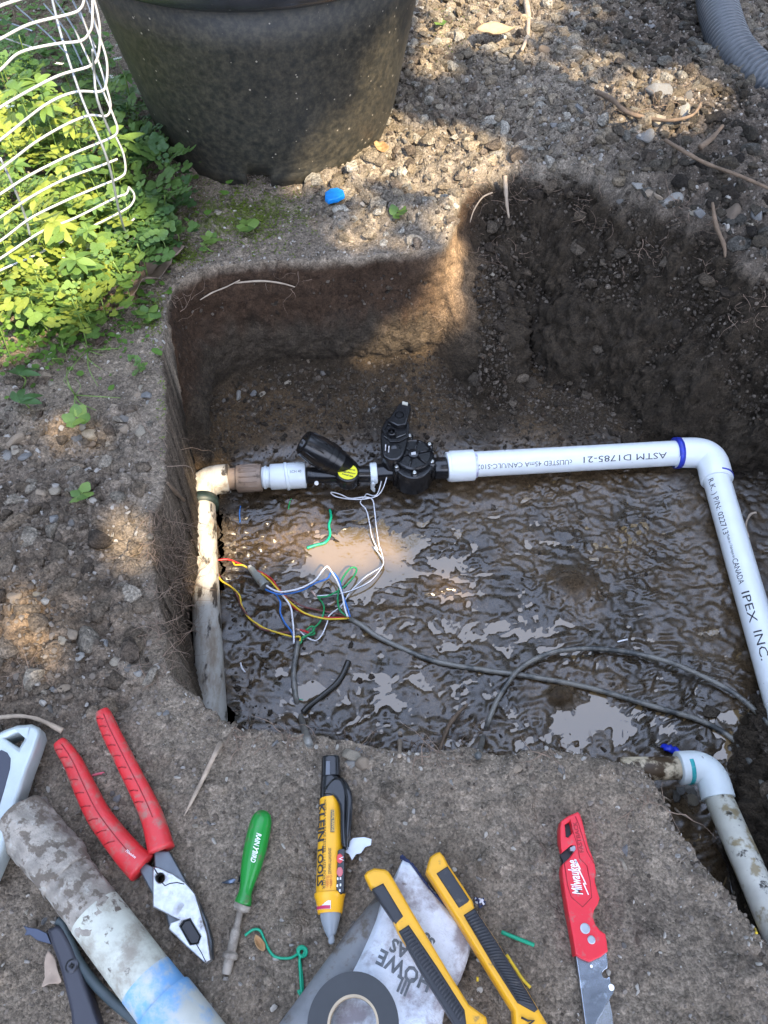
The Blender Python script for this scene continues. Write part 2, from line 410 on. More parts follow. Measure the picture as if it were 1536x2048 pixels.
# grid of the ground, fine in view and coarse out to the horizon
xs = np.arange(-.98, 1.06, .0027)
ys = [-.10]
while ys[-1] < 2.12: ys.append(ys[-1]+.0019+.0013*max(0, ys[-1])/2.0)
ys = np.array(ys)
def ext(a, dirn):
    s = .004; p = a; out = []
    while abs(p-a) < 60: p += dirn*s; out.append(p); s *= 1.35
    return out
xs = np.array(ext(xs[0], -1)[::-1]+list(xs)+ext(xs[-1], 1)); ys = np.array(ext(ys[0], -1)[::-1]+list(ys)+ext(ys[-1], 1))
U, V = np.meshgrid(xs, ys)
dp = samp(SD, U, V); gxn = samp(GDX, U, V); gyn = samp(GDY, U, V); gl = np.hypot(gxn, gyn)+1e-6; gxn /= gl; gyn /= gl
far = (U < RX0+.05) | (U > RX1-.05) | (V < RY0+.05) | (V > RY1-.05); dp = np.where(far, -1, dp)
w = slope_w(U, V)
fr = np.clip(dp/A_, 0, 1)
dr = np.where(dp < 0, dp, np.where(dp < A_, w*fr, np.where(dp < B_, w+(B_-w)*(dp-A_)/(B_-A_), dp)))
X = U-gxn*(dp-dr)*(dp > 0); Y = V-gyn*(dp-dr)*(dp > 0)
zo = base_out(X, Y)+np.where(far, 0, fine_out(X, Y))
dn = np.maximum(samp(SD, X, Y), 0)
zin = base_in(X, Y, np.maximum(dn, w*fr)); det = fine_in(X, Y, dn)
steep = sst(.12, .05, w)                                # 1 on cut walls
zf = np.where(dp <= 0, zo, base_out(X, Y)*(1-fr)+zin*fr+det*sst(.75, 1.05, dp/A_)*steep+(1-steep)*(fine_out(X, Y)*(1-fr)+det*fr))
Zv = np.where(dp > 0, np.minimum(zf, trench(X, Y)+.0*zf), zf)
# relief of the cut faces: pushed in and out along the wall normal
inwall = sst(.0, .06, fr)*sst(1.15, .9, dp/A_)*(dp > 0)
smo = 1-.65*steep*sst(.6, .35, fr)*sst(-.02, .02, w)
rel = .008*fbm(X*22, Y*22, Zv*26, o=3, seed=61)+smo*.0065*fbm(X*70, Y*70, Zv*110, o=4, seed=65)
low = sst(.5, .8, fr); rel = rel+low*.007*fbm(X*110, Y*110, Zv*110, o=3, seed=69)+.012*sst(.35, .75, fr)*sst(1., .8, fr)
crk = np.abs(vn(X*60+3*fbm(X*20, Y*20, Zv*20, o=2, seed=4), Y*60, Zv*34, seed=71)); rel = rel-.004*sst(.10, .0, crk)*(1-low)
rel = rel+(1-steep)*(.013*fbm(X*110, Y*110, Zv*110, o=3, seed=83)*1.0+.014*fbm(X*45, Y*45, Zv*45, o=4, seed=77)+.012*fbm(X*14, Y*14, Zv*14, o=2, seed=79))
rel = np.where((pipe_gap(X, Y) < .035) & (w < 0), np.minimum(rel, 0)-.006, rel)
X = X+gxn*rel*inwall; Y = Y+gyn*rel*inwall; Zv = Zv+(1-steep)*rel*inwall*.6
# colour of the soil, with a few sunlit tints put in
def mixc(a, b, t): return a*(1-t[..., None])+np.array(b)*t[..., None]
PX, PY = to_px(X, Y, np.where(dp > 0, Zv, 0)); rmv = rub_mask(U, V)
c = np.zeros(X.shape+(3,)); c[:] = (.172, .138, .102)
n1 = fbm(X*10, Y*10, o=4, seed=90); n2 = fbm(X*55, Y*55, o=4, seed=91); n3 = fbm(X*220, Y*220, Zv*220, o=2, seed=95)
c = mixc(c, (.215, .175, .132), np.clip(.5+1.3*n1, 0, 1)*.7)
c = mixc(c, (.105, .085, .066), sst(.0, .5, fbm(X*17+5, Y*17, o=4, seed=93))*.45)
c = mixc(c, (.20, .172, .135), rmv*sst(.25, .75, .5+.5*n1+.3*(PX > 600))*.7)
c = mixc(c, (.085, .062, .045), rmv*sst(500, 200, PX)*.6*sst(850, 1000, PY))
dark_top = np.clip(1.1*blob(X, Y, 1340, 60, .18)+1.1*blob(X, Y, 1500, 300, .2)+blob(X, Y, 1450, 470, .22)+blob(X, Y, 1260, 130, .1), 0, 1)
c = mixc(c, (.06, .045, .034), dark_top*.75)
sunlit_l = np.clip(blob(X, Y, 60, 1260, .06)+blob(X, Y, 120, 870, .03, rx=.05), 0, 1); c = mixc(c, (.2, .13, .07), sunlit_l*.5)  # soft sun on the left bank put into the soil colour
inside = sst(0, .012, dp)
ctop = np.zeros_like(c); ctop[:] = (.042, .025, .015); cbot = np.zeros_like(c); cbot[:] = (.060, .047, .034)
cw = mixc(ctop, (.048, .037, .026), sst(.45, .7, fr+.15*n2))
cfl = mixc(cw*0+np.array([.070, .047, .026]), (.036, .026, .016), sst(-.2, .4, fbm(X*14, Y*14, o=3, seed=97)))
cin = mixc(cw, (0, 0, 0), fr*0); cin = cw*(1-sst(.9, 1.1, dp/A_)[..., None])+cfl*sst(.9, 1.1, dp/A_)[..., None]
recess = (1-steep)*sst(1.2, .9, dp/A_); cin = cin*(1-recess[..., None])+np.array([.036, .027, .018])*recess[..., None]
ridge = np.clip(blob(X, Y, 915, 470, .05, 0)+.8*blob(X, Y, 925, 520, .05, -.05, rx=.03), 0, 1); cin = mixc(cin, (.20, .135, .08), ridge*.8)  # sunlit orange of the ridge put into its colour
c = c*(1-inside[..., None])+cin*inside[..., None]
tint = np.where(inside > .5, .16, .26)*LTs(X, Y)*(LHs(X, Y) > .0005)
tint = np.where((dp > 0) & (dp < A_), .3*fbm(X*70, Y*70, Zv*70, o=3, seed=99)+.2*vn(X*200, Y*200, Zv*200, seed=7), tint)
n2 = np.where(dp > 0, fbm(X*40, Y*40, Zv*55, o=4, seed=92), n2)
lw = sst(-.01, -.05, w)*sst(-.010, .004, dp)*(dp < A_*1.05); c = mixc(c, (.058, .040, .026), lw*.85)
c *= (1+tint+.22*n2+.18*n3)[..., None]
grit = (n3 > .62) & (dp < .0); c[grit] *= 1.5
moss = (blob(X, Y, 480, 430, .07, rx=.13)+.8*blob(X, Y, 350, 520, .04)+.8*blob(X, Y, 300, 620, .04)+.5*blob(X, Y, 200, 700, .08)+.4*blob(X, Y, 900, 90, .06)+.25*blob(X, Y, 330, 780, .06, rx=.02))
moss = sst(.35, .75, moss*(.75+.9*n2)+.0)*(dp < .004); c = mixc(c, (.075, .095, .018), moss*.8)
litter = np.clip(sst(320, 60, PX)*sst(640, 500, PY), 0, 1); c = mixc(c, (.10, .075, .035), litter*.5)
wet = sst(.5, 1.0, dp/A_)*sst(P(0, 800, ZW).y, P(0, 930, ZW).y, Y)*1.0
wet = np.maximum(wet, .4*sst(.8, 1.1, dp/A_))*sst(ZW+.022, ZW+.009, Zv)
c = np.clip(c, .004, .6)
relief = 1-.9*wet; relief = np.where((dp > 0), relief*(1-.6*steep*sst(.7, .4, fr)*(dp < A_)), relief)
nvx = X.size; co = np.stack([X, Y, Zv], -1).reshape(-1, 3)
ny, nx = X.shape; idx = np.arange(nvx).reshape(ny, nx)
q = np.stack([idx[:-1, :-1], idx[:-1, 1:], idx[1:, 1:], idx[1:, :-1]], -1).reshape(-1, 4)
me = bpy.data.meshes.new('ground'); me.vertices.add(nvx); me.vertices.foreach_set('co', co.astype(np.float32).ravel())
me.loops.add(q.size); me.loops.foreach_set('vertex_index', q.astype(np.int32).ravel()); me.polygons.add(len(q))
me.polygons.foreach_set('loop_start', np.arange(0, q.size, 4, dtype=np.int32)); me.polygons.foreach_set('loop_total', np.full(len(q), 4, np.int32))
me.update(calc_edges=True); me.polygons.foreach_set('use_smooth', np.ones(len(q), bool))
at = me.color_attributes.new('soil_colour', 'FLOAT_COLOR', 'POINT'); rgba = np.ones((nvx, 4), np.float32); rgba[:, :3] = c.reshape(-1, 3); at.data.foreach_set('color', rgba.ravel())
at = me.attributes.new('relief', 'FLOAT', 'POINT'); at.data.foreach_set('value', relief.astype(np.float32).ravel())
at = me.attributes.new('wet', 'FLOAT', 'POINT'); at.data.foreach_set('value', wet.astype(np.float32).ravel())
def soil_material(name, attr=True, col=(1, 1, 1)):
    m = bpy.data.materials.new(name); m.use_nodes = True; nt = m.node_tree; nd = nt.nodes; lk = nt.links; b = nd['Principled BSDF']
    ca = nd.new('ShaderNodeAttribute'); ca.attribute_name = 'soil_colour'; wa = nd.new('ShaderNodeAttribute'); wa.attribute_name = 'wet'
    tc = nd.new('ShaderNodeTexCoord')
    def noise(sc, det, ro=.6):
        n = nd.new('ShaderNodeTexNoise'); n.inputs['Scale'].default_value = sc; n.inputs['Detail'].default_value = det; n.inputs['Roughness'].default_value = ro
        lk.new(tc.outputs['Object'], n.inputs['Vector']); return n.outputs[0]
    f = noise(420, 5, .7); r = nd.new('ShaderNodeMapRange'); r.inputs[1].default_value = .3; r.inputs[2].default_value = .72; r.inputs[3].default_value = .55; r.inputs[4].default_value = 1.5
    lk.new(f, r.inputs[0]); v = nd.new('ShaderNodeVectorMath'); v.operation = 'SCALE'; lk.new(ca.outputs['Color'], v.inputs[0]); lk.new(r.outputs[0], v.inputs['Scale'])
    lk.new(v.outputs[0], b.inputs['Base Color'])
    rr = nd.new('ShaderNodeMapRange'); rr.inputs[3].default_value = .92; rr.inputs[4].default_value = .17; lk.new(wa.outputs['Fac'], rr.inputs[0]); rn = noise(38, 4, .6); rq = nd.new('ShaderNodeMapRange'); rq.inputs[1].default_value = .45; rq.inputs[2].default_value = .65; rq.inputs[3].default_value = 0; rq.inputs[4].default_value = .22; lk.new(rn, rq.inputs[0]); ra2 = nd.new('ShaderNodeMath'); ra2.operation = 'ADD'; lk.new(rr.outputs[0], ra2.inputs[0]); lk.new(rq.outputs[0], ra2.inputs[1]); lk.new(ra2.outputs[0], b.inputs['Roughness'])
    sp = nd.new('ShaderNodeMapRange'); sp.inputs[3].default_value = .25; sp.inputs[4].default_value = .62; lk.new(wa.outputs['Fac'], sp.inputs[0]); lk.new(sp.outputs[0], b.inputs['Specular IOR Level'])
    bp = nd.new('ShaderNodeBump'); ra_ = nd.new('ShaderNodeAttribute'); ra_.attribute_name = 'relief'; st_ = nd.new('ShaderNodeMath'); st_.operation = 'MULTIPLY'; st_.inputs[1].default_value = .7 if attr else 0; lk.new(ra_.outputs['Fac'], st_.inputs[0]); lk.new(st_.outputs[0], bp.inputs['Strength']); bp.inputs['Distance'].default_value = .0035
    n_a = noise(170, 9, .78)
    def vor(sc):
        wp = nd.new('ShaderNodeVectorMath'); wp.operation = 'ADD'; nn_ = nd.new('ShaderNodeTexNoise'); nn_.inputs['Scale'].default_value = sc*.6; lk.new(tc.outputs['Object'], nn_.inputs['Vector'])
        sc_ = nd.new('ShaderNodeVectorMath'); sc_.operation = 'SCALE'; sc_.inputs['Scale'].default_value = 1.2/sc; lk.new(nn_.outputs['Color'], sc_.inputs[0]); lk.new(tc.outputs['Object'], wp.inputs[0]); lk.new(sc_.outputs[0], wp.inputs[1])
        v_ = nd.new('ShaderNodeTexVoronoi'); v_.inputs['Scale'].default_value = sc; lk.new(wp.outputs[0], v_.inputs['Vector']); return v_
    va, vb_ = vor(190), vor(480)
    def mad(a, k_, b_):
        x_ = nd.new('ShaderNodeMath'); x_.operation = 'MULTIPLY_ADD'; lk.new(a, x_.inputs[0]); x_.inputs[1].default_value = k_
        if isinstance(b_, float): x_.inputs[2].default_value = b_
        else: lk.new(b_, x_.inputs[2])
        return x_.outputs[0]
    hh = mad(va.outputs['Distance'], -1.1, mad(vb_.outputs['Distance'], -.5, n_a))
    dry = nd.new('ShaderNodeMath'); dry.operation = 'SUBTRACT'; dry.inputs[0].default_value = 1.0; lk.new(wa.outputs['Fac'], dry.inputs[1])
    hm = nd.new('ShaderNodeMix'); lk.new(dry.outputs[0], hm.inputs[0]); lk.new(n_a, hm.inputs[2]); lk.new(hh, hm.inputs[3]); lk.new(hm.outputs[0], bp.inputs['Height'])
    # each crumb a little different in colour
    sx = nd.new('ShaderNodeSeparateColor'); lk.new(va.outputs['Color'], sx.inputs[0]); sy = nd.new('ShaderNodeSeparateColor'); lk.new(vb_.outputs['Color'], sy.inputs[0])
    k1 = mad(sx.outputs[0], .42, mad(sy.outputs[1], .55, .52)); v2 = nd.new('ShaderNodeVectorMath'); v2.operation = 'SCALE'; lk.new(v.outputs[0], v2.inputs[0]); lk.new(k1, v2.inputs['Scale']); lk.new(v2.outputs[0], b.inputs['Base Color'])
    lk.new(bp.outputs[0], b.inputs['Normal']); return m
M_soil = soil_material('soil')
ground = link('ground', me, M_soil); tag(ground, kind='structure')

# water standing in the pit
wpx = np.arange(-.32, .78, .02); wpy = np.arange(.1, 1.05, .02); WX, WY = np.meshgrid(wpx, wpy)
keep = samp(SD, WX, WY) > -.0
Vw = [(a, b, ZW) for a, b in zip(WX.ravel(), WY.ravel())]; Fw = []
for j in range(len(wpy)-1):
    for i in range(len(wpx)-1):
        if keep[j, i] and keep[j+1, i] and keep[j, i+1] and keep[j+1, i+1]:
            a = j*len(wpx)+i; Fw.append((a, a+1, a+1+len(wpx), a+len(wpx)))
m = bpy.data.materials.new('muddy_water'); m.use_nodes = True; nd = m.node_tree.nodes; lk = m.node_tree.links; b = nd['Principled BSDF']
b.inputs['Base Color'].default_value = (.17, .115, .055, 1); b.inputs['Roughness'].default_value = .035; b.inputs['Specular IOR Level'].default_value = 1.0; b.inputs['IOR'].default_value = 1.5
tc = nd.new('ShaderNodeTexCoord'); n = nd.new('ShaderNodeTexNoise'); n.inputs['Scale'].default_value = 60; n.inputs['Detail'].default_value = 3; lk.new(tc.outputs['Object'], n.inputs['Vector'])
bp = nd.new('ShaderNodeBump'); bp.inputs['Strength'].default_value = .12; bp.inputs['Distance'].default_value = .003; lk.new(n.outputs[0], bp.inputs['Height']); lk.new(bp.outputs[0], b.inputs['Normal'])
wat = mk('puddle_water', Vw, Fw, m); tag(wat, kind='structure')

# ------------------------------------------------------------------ unseen overhanging tree, leaf gaps shaped to throw the sun patches
def uvp(p): return (p[0]-S.x/S.z*p[2], p[1]-S.y/S.z*p[2])
POTR = .212; pf = P(540, 374, 0); PC = Vector((pf.x-.006, pf.y+POTR, 0))
def wallp(px, py):                                   # a pixel on the back wall
    yw = P(700, 512, 0).y+.005; x, y, d = ray(px, py); t = yw/y; return (x*t, yw, H-d*t)
def potp(px, py):
    x, y, d = ray(px, py); R = .225
    a = x*x+y*y; b = -2*(x*PC.x+y*PC.y); c_ = PC.x**2+PC.y**2-R*R; q = b*b-4*a*c_
    t = (-b-math.sqrt(max(q, 0)))/(2*a); return (x*t, y*t, H-d*t)
LIT = []; THIN = []
def lit(fn, pts, to=None): (LIT if to is None else to).append(np.array([uvp(fn(*p)) for p in pts]))
lit(lambda a, b: P(a, b, .08), [(-220, 120), (0, 90), (120, 130), (200, 240), (250, 330), (290, 450), (250, 560), (110, 620), (-30, 720), (-300, 800)])
lit(potp, [(735, 95), (800, 120), (785, 260), (715, 345), (590, 375), (605, 310), (680, 225)])
lit(lambda a, b: P(a, b, 0), [(640, 352), (735, 292), (810, 262), (900, 278), (990, 320), (1010, 350), (935, 395), (912, 470), (870, 470), (880, 420), (820, 350), (720, 360)])
lit(lambda a, b: P(a, b, 0), [(830, -60), (1100, -80), (1090, 20), (1010, 110), (930, 130), (890, 70), (850, 180), (820, 150)])
lit(lambda a, b: P(a, b, .03), [(1180, 190), (1260, 170), (1380, 160), (1410, 230), (1330, 300), (1230, 275)])
lit(lambda a, b: P(a, b, -.03), [(905, 500), (965, 500), (950, 560), (935, 640), (908, 640)])
lit(wallp, [(890, 545), (915, 560), (915, 640), (860, 690), (765, 738), (722, 728), (715, 700), (800, 640)])
lit(lambda a, b: P(a, b, 0), [(205, 1040), (285, 1040), (300, 1100), (280, 1145), (235, 1110)])
lit(lambda a, b: P(a, b, -.21), [(380, 1075), (432, 1060), (436, 1165), (386, 1180)])
lit(lambda a, b: P(a, b, -.21), [(375, 925), (450, 930), (420, 1000), (395, 1010)])
lit(lambda a, b: P(a, b, -.25), [(440, 1100), (480, 1040), (560, 1050), (640, 1030), (700, 1075), (800, 1075), (800, 1120), (700, 1150), (610, 1110), (520, 1110)])
lit(lambda a, b: P(a, b, -.26), [(885, 1165), (925, 1160), (925, 1200), (895, 1200)])
lit(lambda a, b: P(a, b, 0), [(0, 1200), (80, 1205), (110, 1310), (10, 1330)], THIN)
lit(lambda a, b: P(a, b, 0), [(60, 820), (150, 820), (220, 885), (160, 935), (70, 890)], THIN)
lit(lambda a, b: P(a, b, 0), [(640, 380), (860, 380), (870, 500), (700, 510), (620, 440)], THIN)
lit(lambda a, b: P(a, b, 0), [(1000, 60), (1200, 20), (1180, 200), (1000, 180)], THIN)
NL = 36000
lp = np.stack([nr.uniform(-1.45, 1.45, NL), nr.uniform(-.6, 2.55, NL)], -1)
cov = np.full(NL, -9.)
for poly in LIT: cov = np.maximum(cov, poly_sdf(lp[:, 0], lp[:, 1], poly))
soft = np.full(NL, -9.)
for poly in THIN: soft = np.maximum(soft, poly_sdf(lp[:, 0], lp[:, 1], poly))
kp = (cov < -.030+nr.uniform(-.010, .010, NL)) & ((soft < -.02) | (nr.rand(NL) < .16)); lp = lp[kp]
Lf = []; Lfc = []
for (u_, v_) in lp:
    L = 3.6+rng.random()*.7; ce = np.array([u_, v_, 0])+np.array(S)*L
    s_ = .024+.016*rng.random(); a = np.array([rng.gauss(0, 1), rng.gauss(0, 1), rng.gauss(0, .5)]); sv = np.array(S)+.55*np.array([rng.gauss(0, 1), rng.gauss(0, 1), rng.gauss(0, 1)])
    a = np.cross(a, sv); a /= np.linalg.norm(a); b_ = np.cross(a, sv); b_ /= np.linalg.norm(b_)
    k = len(Lf); Lf += [ce-a*s_*1.3, ce+b_*s_*.8-a*s_*.2, ce+a*s_*1.3, ce-b_*s_*.8-a*s_*.2]; Lfc.append((k, k+1, k+2, k+3))
tree = thing('tree', 'unseen leafy tree behind the camera, its gaps shaped to dapple the pit', 'tree', (2.9, -3.3, 0))
M_leafT = mat('tree_leaf', (.06, .10, .03), .5, transl=.12)
mk('crown', Lf, Lfc, M_leafT, tree, smooth=False)
tube('trunk', crom([(2.9, -3.3, -.1), (2.8, -3.2, .9), (2.5, -2.9, 1.7), (2.1, -2.0, 2.45), (1.5, -1.2, 2.75)], 5), [.16-.006*i for i in range(21)], mat('bark', (.09, .07, .05), .9, var=.3, bump=.6), tree, seg=12)
# unseen trees added round the garden to darken what the wet mud mirrors
for a0, a1, lb in ((15, 70, 'unseen leafy tree beyond the rubble, right of the pot'), (70, 115, 'unseen leafy tree beyond the pot'), (115, 165, 'unseen leafy tree beyond the fence'), (165, 225, 'unseen leafy tree to the left of the pit'), (345, 375, 'unseen leafy tree to the right of the pit')):
    am = math.radians((a0+a1)/2); tr = thing('tree', lb, 'tree', (5*math.cos(am), .5+5*math.sin(am), 0)); Lf = []; Lfc = []
    for _ in range(int((a1-a0)*44)):
        a = math.radians(rng.uniform(a0-3, a1+3)); r_ = rng.uniform(4.0, 5.4); z_ = .3+5.1*rng.random()**.9+.5*math.sin(a*9); ce = np.array([r_*math.cos(a), .5+r_*math.sin(a), z_])
        u_ = np.array([rng.gauss(0, 1) for _k in range(3)]); u_ /= np.linalg.norm(u_); v_ = np.cross(u_, [rng.gauss(0, 1) for _k in range(3)]); v_ /= np.linalg.norm(v_); s_ = rng.uniform(.09, .16); k = len(Lf)
        Lf += [ce-u_*s_*1.3, ce+v_*s_*.8, ce+u_*s_*1.3, ce-v_*s_*.8]; Lfc.append((k, k+1, k+2, k+3))
    mk('crown', Lf, Lfc, M_leafT, tr, smooth=False)
    tube('trunk', [(4.9*math.cos(am), .5+4.9*math.sin(am), z_) for z_ in (-.1, 1, 2.2, 3.6)], [.15, .12, .10, .06], MATS['bark'], tr, seg=10)

# ------------------------------------------------------------------ black pot
pot = thing('plant_pot', 'big round black plastic pot standing at the back on the soil', 'plant pot', PC)
M_pot = mat('pot_plastic', (.015, .016, .014), .55, var=.3, vscale=30, dirt=(.075, .065, .045), dscale=90, dth=.56, dsoft=.25, spots=((.26, .23, .18), 60, .14), bump=.15, bscale=300)
def pot_shell():
    V = []; Fc = []; n = 160
    prof = [(0, POTR), (.026, POTR+.001), (.0265, POTR+.001), (.06, POTR+.012), (.12, POTR+.024), (.18, POTR+.036), (.24, POTR+.048), (.305, POTR+.058)]
    for z, r in prof:
        for k in range(n): t = 2*math.pi*k/n; V.append((PC.x+r*math.cos(t), PC.y+r*math.sin(t), z-.004))
    k0 = int(n*(.75-.004)); 
    for i in range(len(prof)-1):
        for k in range(n):
            if i < 2 and k0-3 <= k <= k0+1: continue
            a = i*n+k; b = i*n+(k+1) % n; Fc.append((a, b, b+n, a+n))
    return V, Fc
V_, F_ = pot_shell(); pb = mk('body', V_, F_, M_pot, pot)
so = pb.modifiers.new('wall', 'SOLIDIFY'); so.thickness = .004; so.offset = -1
lathe('rim', (PC.x, PC.y, .298), (PC.x, PC.y, .4), [(0, .268), (.001, .278), (.006, .288), (.02, .296), (.05, .30), (.075, .30), (.08, .294), (.08, .265), (.0, .264)], mat('pot_rim_plastic', (.03, .032, .036), .25, var=.2, dirt=(.2, .18, .15), dscale=120, dth=.7), pot, seg=120, caps=False)
lathe('potting_soil', (PC.x, PC.y, .27), (PC.x, PC.y, .3), [(0, .258), (.04, .262), (.045, .15), (.046, .01)], mat('potting_soil', (.05, .035, .025), .95, bump=1, bscale=90), pot, seg=48)

# ------------------------------------------------------------------ wire fence
fence = thing('wire_fence', 'bent white welded wire fence panel leaning over the weeds', 'fence', P(240, 500, 0))
M_wire = mat('white_wire', (.50, .50, .50), .35, metal=.25, var=.12, vscale=90)
def wz(py): return max(.004, .02+.38*(600-py)/560)
WR = [[(-60, 40), (0, 12), (60, -8), (120, -30)], [(-60, 105), (0, 78), (60, 48), (140, 28), (160, 18), (168, 0), (170, -40)],
      [(-60, 185), (0, 140), (40, 105), (110, 88), (160, 82), (178, 66), (185, 40), (184, -40)],
      [(-60, 258), (0, 215), (60, 180), (120, 150), (180, 132), (196, 112), (200, 70), (196, 30), (180, -30)],
      [(-60, 318), (0, 280), (90, 210), (150, 184), (200, 183), (212, 168), (214, 125), (200, 75), (170, -10)],
      [(-60, 372), (0, 338), (70, 285), (130, 250), (178, 231), (212, 232), (221, 215), (216, 185), (196, 120), (160, 20)],
      [(-60, 420), (0, 388), (60, 350), (140, 310), (200, 285), (228, 272), (235, 260), (230, 240), (205, 180), (150, 60)],
      [(-60, 470), (0, 435), (60, 395), (130, 358), (200, 332), (235, 318)],
      [(-60, 515), (0, 482), (60, 437), (130, 402), (200, 372), (240, 355), (251, 340), (246, 305), (230, 270)],
      [(-60, 550), (0, 517), (80, 465), (150, 436), (230, 396), (252, 388), (258, 374)],
      [(-60, 575), (0, 541), (60, 515), (150, 470), (245, 422), (266, 404), (268, 388), (258, 374)],
      [(-60, 603), (0, 568), (110, 522), (190, 490), (250, 452), (275, 432)],
      [(-60, 632), (0, 600), (60, 572), (120, 548), (190, 520), (268, 476)]]
for i, wpts in enumerate(WR):
    zb = .40-.032*i; path = [P(p[0], p[1], max(.012, zb - (.0 if k < 4 else 0))) for k, p in enumerate(wpts)]
    sm = crom(path, 6); tube('wire', sm, .0016, M_wire, fence, seg=7)
M_wire2 = mat('galvanised_wire', (.30, .33, .36), .4, metal=.5)
for a in ([(100, -20, .36), (125, 80, .33), (165, 200, .27), (215, 320, .2), (240, 430, .1), (258, 485, .01)], [(0, 315, .24), (28, 375, .2), (50, 432, .15), (60, 470, .12)],
          [(75, 478, .09), (95, 520, .05), (106, 552, .02)], [(185, 100, .34), (188, 140, .3), (195, 200, .27), (222, 270, .22)]):
    tube('upright_wire', crom([P(*p) for p in a], 5), .0017, M_wire2, fence, seg=6)
for a in ([(-10, 36, .1), (65, 62, .1)], [(-10, 70, .09), (65, 95, .09)], [(32, 12, .12), (95, 68, .12), (130, 104, .1)], [(88, 8, .14), (130, 60, .14), (165, 130, .12)], [(110, 0, .2), (150, 60, .2), (178, 120, .18)], [(145, 0, .22), (165, 40, .22), (192, 96, .2)]):
    tube('upright_wire', crom([P(*p) for p in a], 5), .0016, M_wire2, fence, seg=6)

# ------------------------------------------------------------------ corrugated hose
hp = crom([P(1425, -130, .075), P(1428, -40, .06), (P(1440, 30, .05)), P(1465, 100, .04), P(1510, 150, .035), P(1570, 190, .03), P(1660, 235, .03)], 60)
cum = [0]
for i in range(1, len(hp)): cum.append(cum[-1]+np.linalg.norm(hp[i]-hp[i-1]))
npt = int(cum[-1]/.0016); hq = []
for k in range(npt):
    t = k*.0016; i = max(0, min(len(hp)-2, int(np.searchsorted(cum, t))-1)); f = (t-cum[i])/(cum[i+1]-cum[i]+1e-9); hq.append(hp[i]*(1-f)+hp[i+1]*f)
hose = thing('corrugated_hose', 'grey ribbed flexible hose lying in the top right corner', 'hose', P(1460, 100, 0))
rr_ = [.0375+.0026*(1 if (k*.0016 % .0112) < .0056 else -1) for k in range(npt)]
tube('ribbed_hose', hq, rr_, mat('hose_plastic', (.085, .092, .10), .33, var=.1), hose, seg=28)

# ------------------------------------------------------------------ the irrigation line
ZP = -.226
line = thing('irrigation_line', 'plumbed irrigation line in the pit with black valve between tan and white pipes', 'irrigation line', P(800, 930, ZP))
def seg_(name, a, b, w, m, z=ZP, parent=line, bev=.0015, za=None, zb=None, steps=None):
    """a straight fitting between pixels a and b, w pixels wide"""
    A = P(*a, z if za is None else za); B = P(*b, z if zb is None else zb); L = (B-A).length
    r = rad((a[0]+b[0])/2, (a[1]+b[1])/2, z, w)
    prof = [(0, r-bev), (bev*.4, r-bev*.3), (bev, r), (L-bev, r), (L-bev*.4, r-bev*.3), (L, r-bev)]
    return lathe(name, A, B, prof, m, parent), A, B, r
Mo = M_pvc_old()
# old riser, slightly sinking towards the camera
pts = [P(405, 1005, ZP), P(408, 1100, ZP), P(414, 1250, ZP), P(424, 1430, ZP-.01), P(426, 1470, -.245)]
tube('old_pipe', crom(pts, 6), rad(408, 1100, ZP, 53), Mo, line, seg=32)
def elbow(name, a, corner, b, w, m, z=ZP, parent=line, collar=.0, zb=None):
    A, C_, B = P(*a, z), P(*corner, z), P(*b, z if zb is None else zb); r = rad(corner[0], corner[1], z, w)
    dA = (A-C_).normalized(); dB = (B-C_).normalized(); k = r*1.25
    path = [A, A+(C_-A)*.02]; 
    for i in range(13):
        t = i/12; p = (C_+dA*k)*(1-t)**2+C_*2*t*(1-t)+(C_+dB*k)*t**2; path.append(p)
    path += [B+(C_-B)*.02, B]
    rs = [r-.001]+[r]*(len(path)-2)+[r-.001]
    o = tube(name, path, rs, m, parent, seg=36); shade(o, 40); return o, r
elbow('old_elbow', (459, 957), (402, 962), (404, 1014), 59, Mo)
tube('old_elbow_collar', [P(404, 1001, ZP), P(405, 1016, ZP)], rad(404, 1010, ZP, 65), mat('green_black_cement', (.02, .035, .03), .5, var=.5), line, seg=32)
M_nip = mat('tan_nipple', (.27, .20, .15), .55, var=.2, dirt=(.10, .07, .05), dscale=60, dth=.6)
seg_('nipple', (457, 958), (478, 957), 44, M_nip)
cp, A, B, r = seg_('coupling', (474, 958), (524, 955), 55, M_nip)
for k in range(8):                                          # moulded ridges on the coupling
    a_ = math.radians(-75+k*22); ax = (B-A).normalized(); e1 = Vector((0, 0, 1)); e2 = e1.cross(ax)
    off = (e1*math.cos(a_)+e2*math.sin(a_))*r
    tube('ridge', [A+off+ax*.006, B+off-ax*.006], .0011, M_nip, cp if False else line, seg=6)
M_w2 = mat('white_fitting', (.66, .72, .75), .38, var=.06, dirt=(.2, .17, .14), dscale=60, dth=.72)
seg_('threaded_neck', (524, 955), (543, 954), 42, M_w2)
seg_('threaded_neck', (528, 955), (534, 955), 47, M_w2)
ad, A1, B1, r1 = seg_('adapter', (541, 954), (578, 952), 52, M_w2)
seg_('adapter_ring', (570, 953), (577, 952), 57, M_w2)
ad2, A2, B2, r2 = seg_('adapter', (575, 952), (612, 950), 53, M_w2)
M_ink = mat('dark_ink', (.03, .03, .035), .6)
wrap_text('SCH 40', A2, B2, r2, .006, .006, -20, M_ink, line, length=.018)
M_b = M_black()
seg_('inlet_tube', (606, 951), (742, 948), 33, M_b)
lathe('bolt_head', P(633, 966, ZP+.012), P(633, 968, ZP+.017), [(0, .0036), (.002, .0036), (.003, .003)], mat('white_bolt', (.7, .7, .7), .3), line, seg=12)
